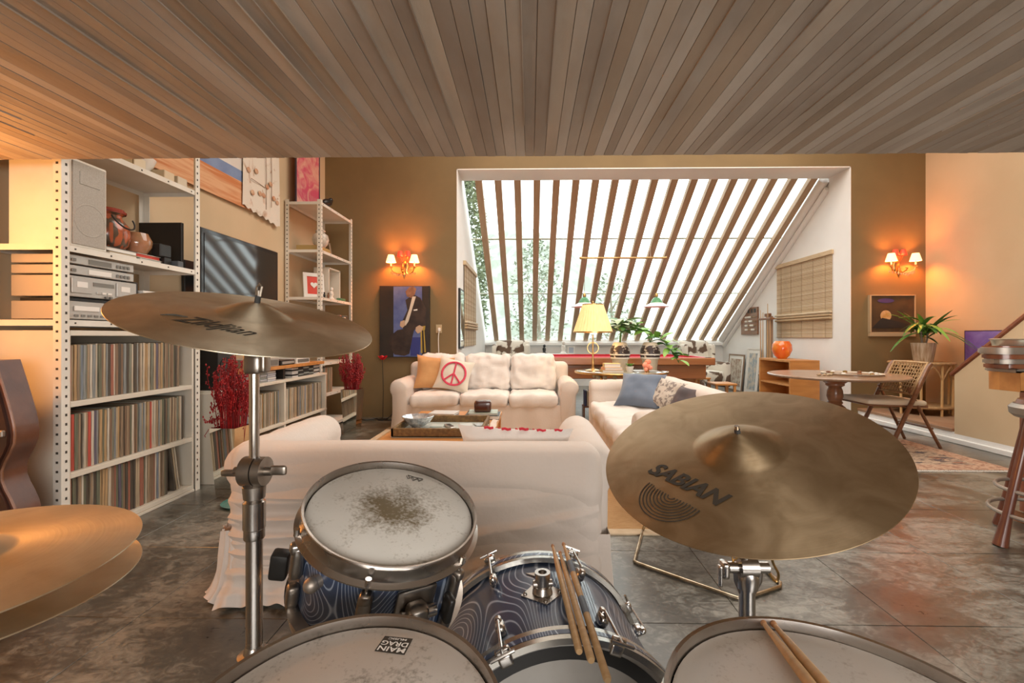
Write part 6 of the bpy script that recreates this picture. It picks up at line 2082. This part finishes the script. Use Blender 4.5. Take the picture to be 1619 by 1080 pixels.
m.lathe([(.010, .030), (.018, .030), (.018, .045), (.010, .045), (.010, .032)], 20, MB().frame_to(b0, b0 + up)[0])
m.cyl(b0 + up * .018 + Vector((0, -.022, 0)), b0 + up * .018 + Vector((0, .022, 0)), .009)
part('tom_receiver', m, chrome, bk_, ang=40)
e0 = [(-.026, -.052), (.026, -.052), (0, -.098)]
vs = [tuple(rim_pt(t_ / .271 + .01, zc_ + z_ - .028, .272 + l_)) for l_ in (0, .003) for t_, z_ in [(-.030, -.066 + .028), (.030, -.066 + .028), (0, -.025 + .028)]]
vs = [tuple(rim_pt(t_ / .271, z_, .2715 + l_)) for l_ in (0, .003) for t_, z_ in ((-.028, -.275), (.028, -.275), (0, -.248))]
bdg = part('badge', MB().add(vs, [(0, 1, 2), (5, 4, 3), (0, 3, 4, 1), (1, 4, 5, 2), (2, 5, 3, 0)]), steel_t, bd_, smooth=False)
part('air_vent', MB().lathe([(0, .002), (.004, .002), (.007, .004), (.004, .0045)], 12, MB().frame_to(rim_pt(0, -.262, .272), rim_pt(0, -.262, .30))[0]), black, bdg)
for s_ in (-1, 1):
    a = s_ * radians(118)
    p0 = rim_pt(a, -DB + .07, .275); p1 = rim_pt(a * 1.0, -DB + .0, .275) + Vector((0, 0, -.04))
    p1 = MBd.inverted() @ Vector(((MBd @ p0).x + (.14 if (MBd @ p0).x > bc.x else -.14), (MBd @ p0).y + .12, .014))
    part('spur', MB().tube([p0, p1], .008, 8), chrome, bd_)


def stick(label, tip, butt, group=None, taped=False, ph=True):
    tip, butt = Vector(tip), Vector(butt)
    d = (butt - tip)
    t = thing('drumstick', label, 'drumstick', group=group)
    q_ = d.to_track_quat('Z', 'Y').to_matrix().to_4x4()
    t.matrix_world = Matrix.Translation(tip) @ q_
    L_ = d.length
    part('shaft', MB().lathe([(.0030, .010), (.0038, .022), (.0058, .07), (.0072, .13), (.0073, L_ - .004), (.0058, L_), (0, L_)], 14), wood_s, t)
    part('tip', MB().lathe([(0, 0), (.0032, .001), (.0048, .006), (.0044, .011), (.0031, .014)], 12), mat('worn_tip', (.45, .22, .10), .6), t)
    if taped:
        for z0, z1 in ((.085, .13), (.215, .265)):
            part('tape', MB().lathe([(.0071 if z0 < .1 else .0076, z0), (.0077, z0 + .001), (.0077, z1 - .001), (.0074, z1)], 14), mat('blue_grey_tape', (.16, .19, .23), .6), t)
    return t


U_ = Vector((0, 0, .006))
stick('bare drumstick lying on the bass drum, leftmost of three', W(873.5, 865, 1.232) + U_, W(916, 1036, .832) + U_)
stick('bare drumstick lying on the bass drum, between two others', W(885, 876, 1.195) + U_, W(935, 1050, .795) + U_)
stick('drumstick with blue grey tape bands on the bass drum, rightmost of three', W(890.5, 862, 1.20) + U_, W(961, 1083, .782) + U_ * 1.2, taped=True)
MF = align(ftc, ftn)


def onhead(px, py, h): return MF @ pix_local(MF, px, py, h)


p0 = onhead(1203, 980, -.0075); p1 = onhead(1295, 1100, .006)
stick('drumstick on the floor tom head, left of two', p0, p0 + (p1 - p0).normalized() * .39)
p0 = onhead(1219, 982, -.0075); p1 = onhead(1318, 1100, .006)
stick('drumstick on the floor tom head, right of two', p0, p0 + (p1 - p0).normalized() * .39)


# ---------------------------------------------------------------- cymbals
def cymbal(name, label, c, n, R, bell_r, bell_h, bow, m_, flip=False, cat='cymbal'):
    t = thing(name, label, cat)
    M = align(c, n)
    t.matrix_world = M
    sg = -1 if flip else 1

    def zc(r):
        z = bow * (1 - (r / R) ** 1.8)
        if r < bell_r * 1.15:
            k = r / (bell_r * 1.15)
            z += bell_h * (1 - k * k) ** 1.35
        return z
    rs = [.006 + (R - .006) * (i / 60) for i in range(61)]
    top = [(r, sg * zc(r)) for r in rs]
    prof = [(r, z - .0016) for r, z in top] + [(R + .0003, sg * 0 - .0008)] + [(r, z) for r, z in reversed(top)]
    part('disc', MB().lathe(prof, 128), m_, t, ang=50)
    return t, M, zc


def on_cym(vs, zc, h=.0007): return [(x, y, zc(sqrt(x * x + y * y)) + h) for x, y, z in vs]


def place_text(body, M, zc, pl, pr, hgt, shear, bold, h0=.01, flatk=1.0):
    """lettering whose line runs from pixel pl to pixel pr"""
    a, b = pix_local(M, *pl, h0), pix_local(M, *pr, h0)
    vs, fs = text_geo(body, 1.0, shear, bold)
    xs = [v[0] for v in vs]; ys = [v[1] for v in vs]
    L_ = (b - a).length
    ex_ = (b - a).normalized(); ey = Vector((-ex_.y, ex_.x, 0))
    out = []
    for v in vs:
        p = a + ex_ * (L_ * (v[0] - min(xs)) / (max(xs) - min(xs))) + ey * (hgt * (v[1] - min(ys)) / (max(ys) - min(ys)))
        out.append((p.x, p.y, 0))
    return MB().add(on_cym(out, zc), fs)


zil, MZ, zz = cymbal('crash_cymbal', 'thin crash cymbal on the tall stand before the record shelves, marked with script lettering', (-.557, .912, 1.184), tilt(14.0, 10.5), .2286, .062, .024, .013, cym_a)
zt_ = place_text('Zildjian', MZ, zz, (262, 503), (389, 531), .052, .55, .012, .012)
part('printed_lettering', zt_, ink, zil, smooth=False)
a, b = pix_local(MZ, 254, 493, .012), pix_local(MZ, 300, 498, .012)
sw = [(a.x + (b.x - a.x) * i / 10, a.y + (b.y - a.y) * i / 10 + .004 * sin(i * .5)) for i in range(11)]
part('printed_flourish', MB().tube([(x, y, zz(sqrt(x * x + y * y)) + .0003) for x, y in sw], [.0006 + .0016 * sin(pi * i / 10) for i in range(11)], 5), ink, zil)

sab, MSb, zs = cymbal('ride_cymbal', 'large dark bronze ride cymbal at the right with capital lettering and printed rings', (.417, .911, .918), tilt(-13.9, 17.1), .267, .074, .030, .019, cym_b)
part('printed_lettering', place_text('SABIAN', MSb, zs, (1022, 746), (1139, 804), .036, .26, .035, .010), ink, sab, smooth=False)
rc_ = pix_local(MSb, 1062, 786, .008)
re_ = pix_local(MSb, 1013, 778, .008)
Rr = (re_ - rc_).length
lp0, lp1 = pix_local(MSb, 1022, 746, .01), pix_local(MSb, 1139, 804, .01)
exx = (lp1 - lp0).normalized(); base_a = atan2(exx.y, exx.x)
rg_ = MB()
for k in range(9):
    r_ = Rr * (.12 + .88 * k / 8)
    off = .35 if k > 5 else .1
    pts = []
    a_s, a_e = base_a - pi - off * .3, base_a + .10 - off * .2
    for i in range(41):
        a = a_s + (a_e - a_s) * i / 40
        pts.append((rc_.x + r_ * cos(a), rc_.y + r_ * sin(a)))
    wv_ = .0011
    vs, fs = [], []
    for i, (x, y) in enumerate(pts):
        a = a_s + (a_e - a_s) * i / 40
        for sg in (-1, 1): vs.append((x + sg * wv_ * cos(a), y + sg * wv_ * sin(a), 0))
    for i in range(40): fs.append((2 * i, 2 * i + 1, 2 * i + 3, 2 * i + 2))
    rg_.add(on_cym(vs, zs), fs)
part('printed_rings', rg_, ink, sab, smooth=False)

hht, MH, zh_ = cymbal('hi_hat_cymbal', 'upper hi-hat cymbal at the lower left corner', (-.662, .494, .895), tilt(.9, 1.2), .178, .055, .02, .010, cym_a)
hhb, MH2, _z = cymbal('hi_hat_cymbal.001', 'lower hi-hat cymbal just beneath the upper one', (-.655, .486, .872), tilt(1.6, -2.2), .178, .055, .018, .010, cym_a, flip=True)


# ---------------------------------------------------------------- cymbal stands
def tripod(t, zt, r=.28, a0=.3):
    for k in range(3):
        a = a0 + k * 2 * pi / 3
        lg = part('leg', MB().tube([(0.014 * cos(a), .014 * sin(a), zt), (r * cos(a), r * sin(a), .014)], .010, 8), chrome, t)
        part('brace', MB().tube([(0.012 * cos(a), .012 * sin(a), .07), (r * .55 * cos(a), r * .55 * sin(a), zt * .48)], .005, 6), chrome, lg)
        part('rubber_foot', MB().sphere((r * cos(a), r * sin(a), .016), .016, 10, 6), rubber, lg)


def P1(px, py, Y): return W(px, py, Y)


s1x, s1y = -.566, .925
cs1 = thing('cymbal_stand', 'chrome cymbal stand with a round clamp and black tilter at the left', 'cymbal stand', (s1x, s1y, 0))
zc1 = W(397, 745, s1y).z
z_t = W(397, 583, s1y).z
z_col0, z_col1, z_fl = W(397, 790, s1y).z, W(397, 836, s1y).z, W(397, 1030, s1y).z
part('upper_tube', MB().cyl((0, 0, zc1), (0, 0, z_t), .0095), chrome, cs1)
m = MB().cyl((-.020, 0, zc1), (.005, 0, zc1), .030, n=26).cyl((.007, 0, zc1), (.024, 0, zc1), .029, n=26).cyl((-.040, 0, zc1), (.038, 0, zc1), .009)
part('clamp', m, chrome_d, cs1)
part('wing_bolt', MB().add(*_soft_geo((.050, 0, zc1 + .002), (.034, .010, .020), .005)), chrome_d, cs1, ang=50)
part('wing_bolt', MB().add(*_soft_geo((-.050, .0, zc1 - .004), (.036, .012, .014), .005)), chrome_d, cs1, ang=50)
part('clamp_neck', MB().lathe([(.014, z_col0 - .002), (.020, zc1 - .055), (.022, zc1 - .030), (.010, zc1 - .02)], 20), chrome_d, cs1)
part('collar', MB().lathe([(.0185, z_col1 - .020), (.0195, z_col1 - .018), (.0195, z_col1), (.021, z_col1 + .002), (.021, z_col0 - .004), (.014, z_col0)], 24), chrome, cs1)
part('lower_tube', MB().cyl((0, 0, z_fl - .03), (0, 0, z_col1), .0155, n=20), chrome, cs1)
part('base_collar', MB().lathe([(0, z_fl - .012), (.030, z_fl - .012), (.031, z_fl - .004), (.020, z_fl), (.017, z_fl + .012), (.0156, z_fl + .014)], 26).add(*_soft_geo((.035, 0, z_fl - .003), (.04, .022, .014), .004)), chrome_d, cs1, ang=50)
part('base_tube', MB().cyl((0, 0, .05), (0, 0, z_fl - .01), .019, n=20), chrome, cs1)
tripod(cs1, .36, .24, 2.2)
part('tilter', MB().soft((0, 0, z_t + .010), (.036, .028, .042), .008, (5, 5, 6)).add(*_soft_geo((.022, 0, z_t + .014), (.014, .026, .044), .005)), chrome_d, cs1, ang=50)
# the bolt through the bell; local to the stand
n1 = tilt(14.0, 10.5)
cc = Vector((-.557, .912, 1.184)) - Vector((s1x, s1y, 0))
part('tilter_bolt', MB().cyl(Vector((0, 0, z_t + .025)), cc + n1 * .062, .0032, n=8), chrome, cs1)
part('rubber_sleeve', MB().cyl(cc + n1 * .037, cc + n1 * .051, .0055, n=12), rubber, cs1)
part('felt', MB().cyl(cc - n1 * .005, cc + n1 * .008, .016, n=18), mat('grey_felt', (.10, .09, .08), .95), cs1)
wn = MB().tube([cc + n1 * .050 + Vector((-.004, 0, 0)), cc + n1 * .070 + Vector((-.005, 0, 0)), cc + n1 * .075, cc + n1 * .070 + Vector((.005, 0, 0)), cc + n1 * .050 + Vector((.004, 0, 0))], .0022, 6)
part('wing_nut', wn, chrome, cs1)

s2x, s2y = W(1181, 900, .975).x, .975
cs2 = thing('cymbal_stand.001', 'chrome cymbal stand with a wing nut tilter under the big ride cymbal', 'cymbal stand', (s2x, s2y, 0))
zt2 = W(1181, 903, s2y).z
n2 = tilt(-13.9, 17.1)
cc = Vector((.417, .911, .918)) - Vector((s2x, s2y, 0))
part('tube', MB().cyl((0, 0, .05), (0, 0, zt2 - .022), .0165, n=20), chrome, cs2)
part('fork', MB().tube([(-.005, 0, zt2 - .06), (-.022, 0, zt2 - .02), (-.024, 0, zt2 + .015)], .006, 8).tube([(.005, 0, zt2 - .06), (.026, 0, zt2 - .02), (.030, 0, zt2 + .015)], .006, 8), chrome_d, cs2)
part('tilter', MB().lathe([(.0, -.024), (.022, -.022), (.024, 0), (.020, .012), (0, .014)], 24, Matrix.Translation((0, 0, zt2 - .012))).cyl((-.040, 0, zt2 + .008), (.044, 0, zt2 + .008), .012).cyl((-.018, 0, zt2 + .010), (.018, 0, zt2 + .010), .022, n=22), chrome, cs2, ang=40)
part('wing_nut', MB().add(*_soft_geo((-.050, -.004, zt2 + .006), (.016, .030, .034), .006)).add(*_soft_geo((-.060, -.008, zt2 - .006), (.008, .014, .044), .003)), chrome, cs2, ang=50)
part('spring_loop', MB().tube(bez([(.050, 0, zt2 + .055), (.054, 0, zt2 + .02), (.066, 0, zt2 - .006), (.060, 0, zt2 - .022), (.044, 0, zt2 + .0)], 5), .0028, 6).tube([(-.034, 0, zt2 + .055), (-.030, 0, zt2 + .02), (.0, 0, zt2 + .045)], .0028, 6), brass, cs2)
part('tilter_bolt', MB().cyl((0, 0, zt2), cc + n2 * .064, .0042, n=10), chrome, cs2)
part('rubber_sleeve', MB().cyl(cc + n2 * .046, cc + n2 * .056, .0055, n=12), rubber, cs2)
part('felt', MB().cyl(cc + n2 * .0, cc + n2 * .014, .018, n=18), MATS['grey_felt'], cs2)
tripod(cs2, .34, .19, radians(30))

cs3 = thing('hi_hat_stand', 'chrome hi-hat stand carrying the two hi-hat cymbals at the lower left', 'cymbal stand', (-.658, .49, 0))
part('tube', MB().cyl((0, 0, .05), (0, 0, .845), .012), chrome, cs3)
part('rod', MB().cyl((0, 0, .84), (0, 0, 1.02), .0034, n=8), chrome, cs3)
part('seat_cup', MB().lathe([(0, .840), (.022, .842), (.024, .850), (.010, .852), (0, .852)], 18), rubber, cs3)
part('clutch', MB().cyl((0, 0, .928), (0, 0, .965), .011), chrome_d, cs3)
tripod(cs3, .38, .27, .2)

# ---------------------------------------------------------------- low wire framed seat beyond the big cymbal
wsn = thing('wire_frame_stool', 'low stool on a bent steel rod floor frame behind the big ride cymbal', 'stool', (0, 0, .0))
wp = [(.665, 2.70), (.530, 2.325), (.545, 2.305), (.905, 2.005), (.93, 2.0), (1.14, 2.10), (1.16, 2.13), (1.14, 2.42)]
part('rod_frame', MB().tube([(x, y, .010) for x, y in wp] + [(1.10, 2.46, .30)], .0085, 8), mat('worn_brass_rod', (.66, .56, .42), .3, 1.0, col2=(.36, .28, .18), scale=20), wsn, ang=60)
part('rod_leg', MB().tube([(.665, 2.70, .010), (.74, 2.62, .30)], .0085, 8), MATS['worn_brass_rod'], wsn)
part('seat', MB().lathe([(0, .30), (.22, .30), (.235, .325), (.225, .355), (0, .365)], 30, Matrix.Translation((.92, 2.48, 0))), mat('dark_seat_leather', (.05, .035, .025), .5), wsn)
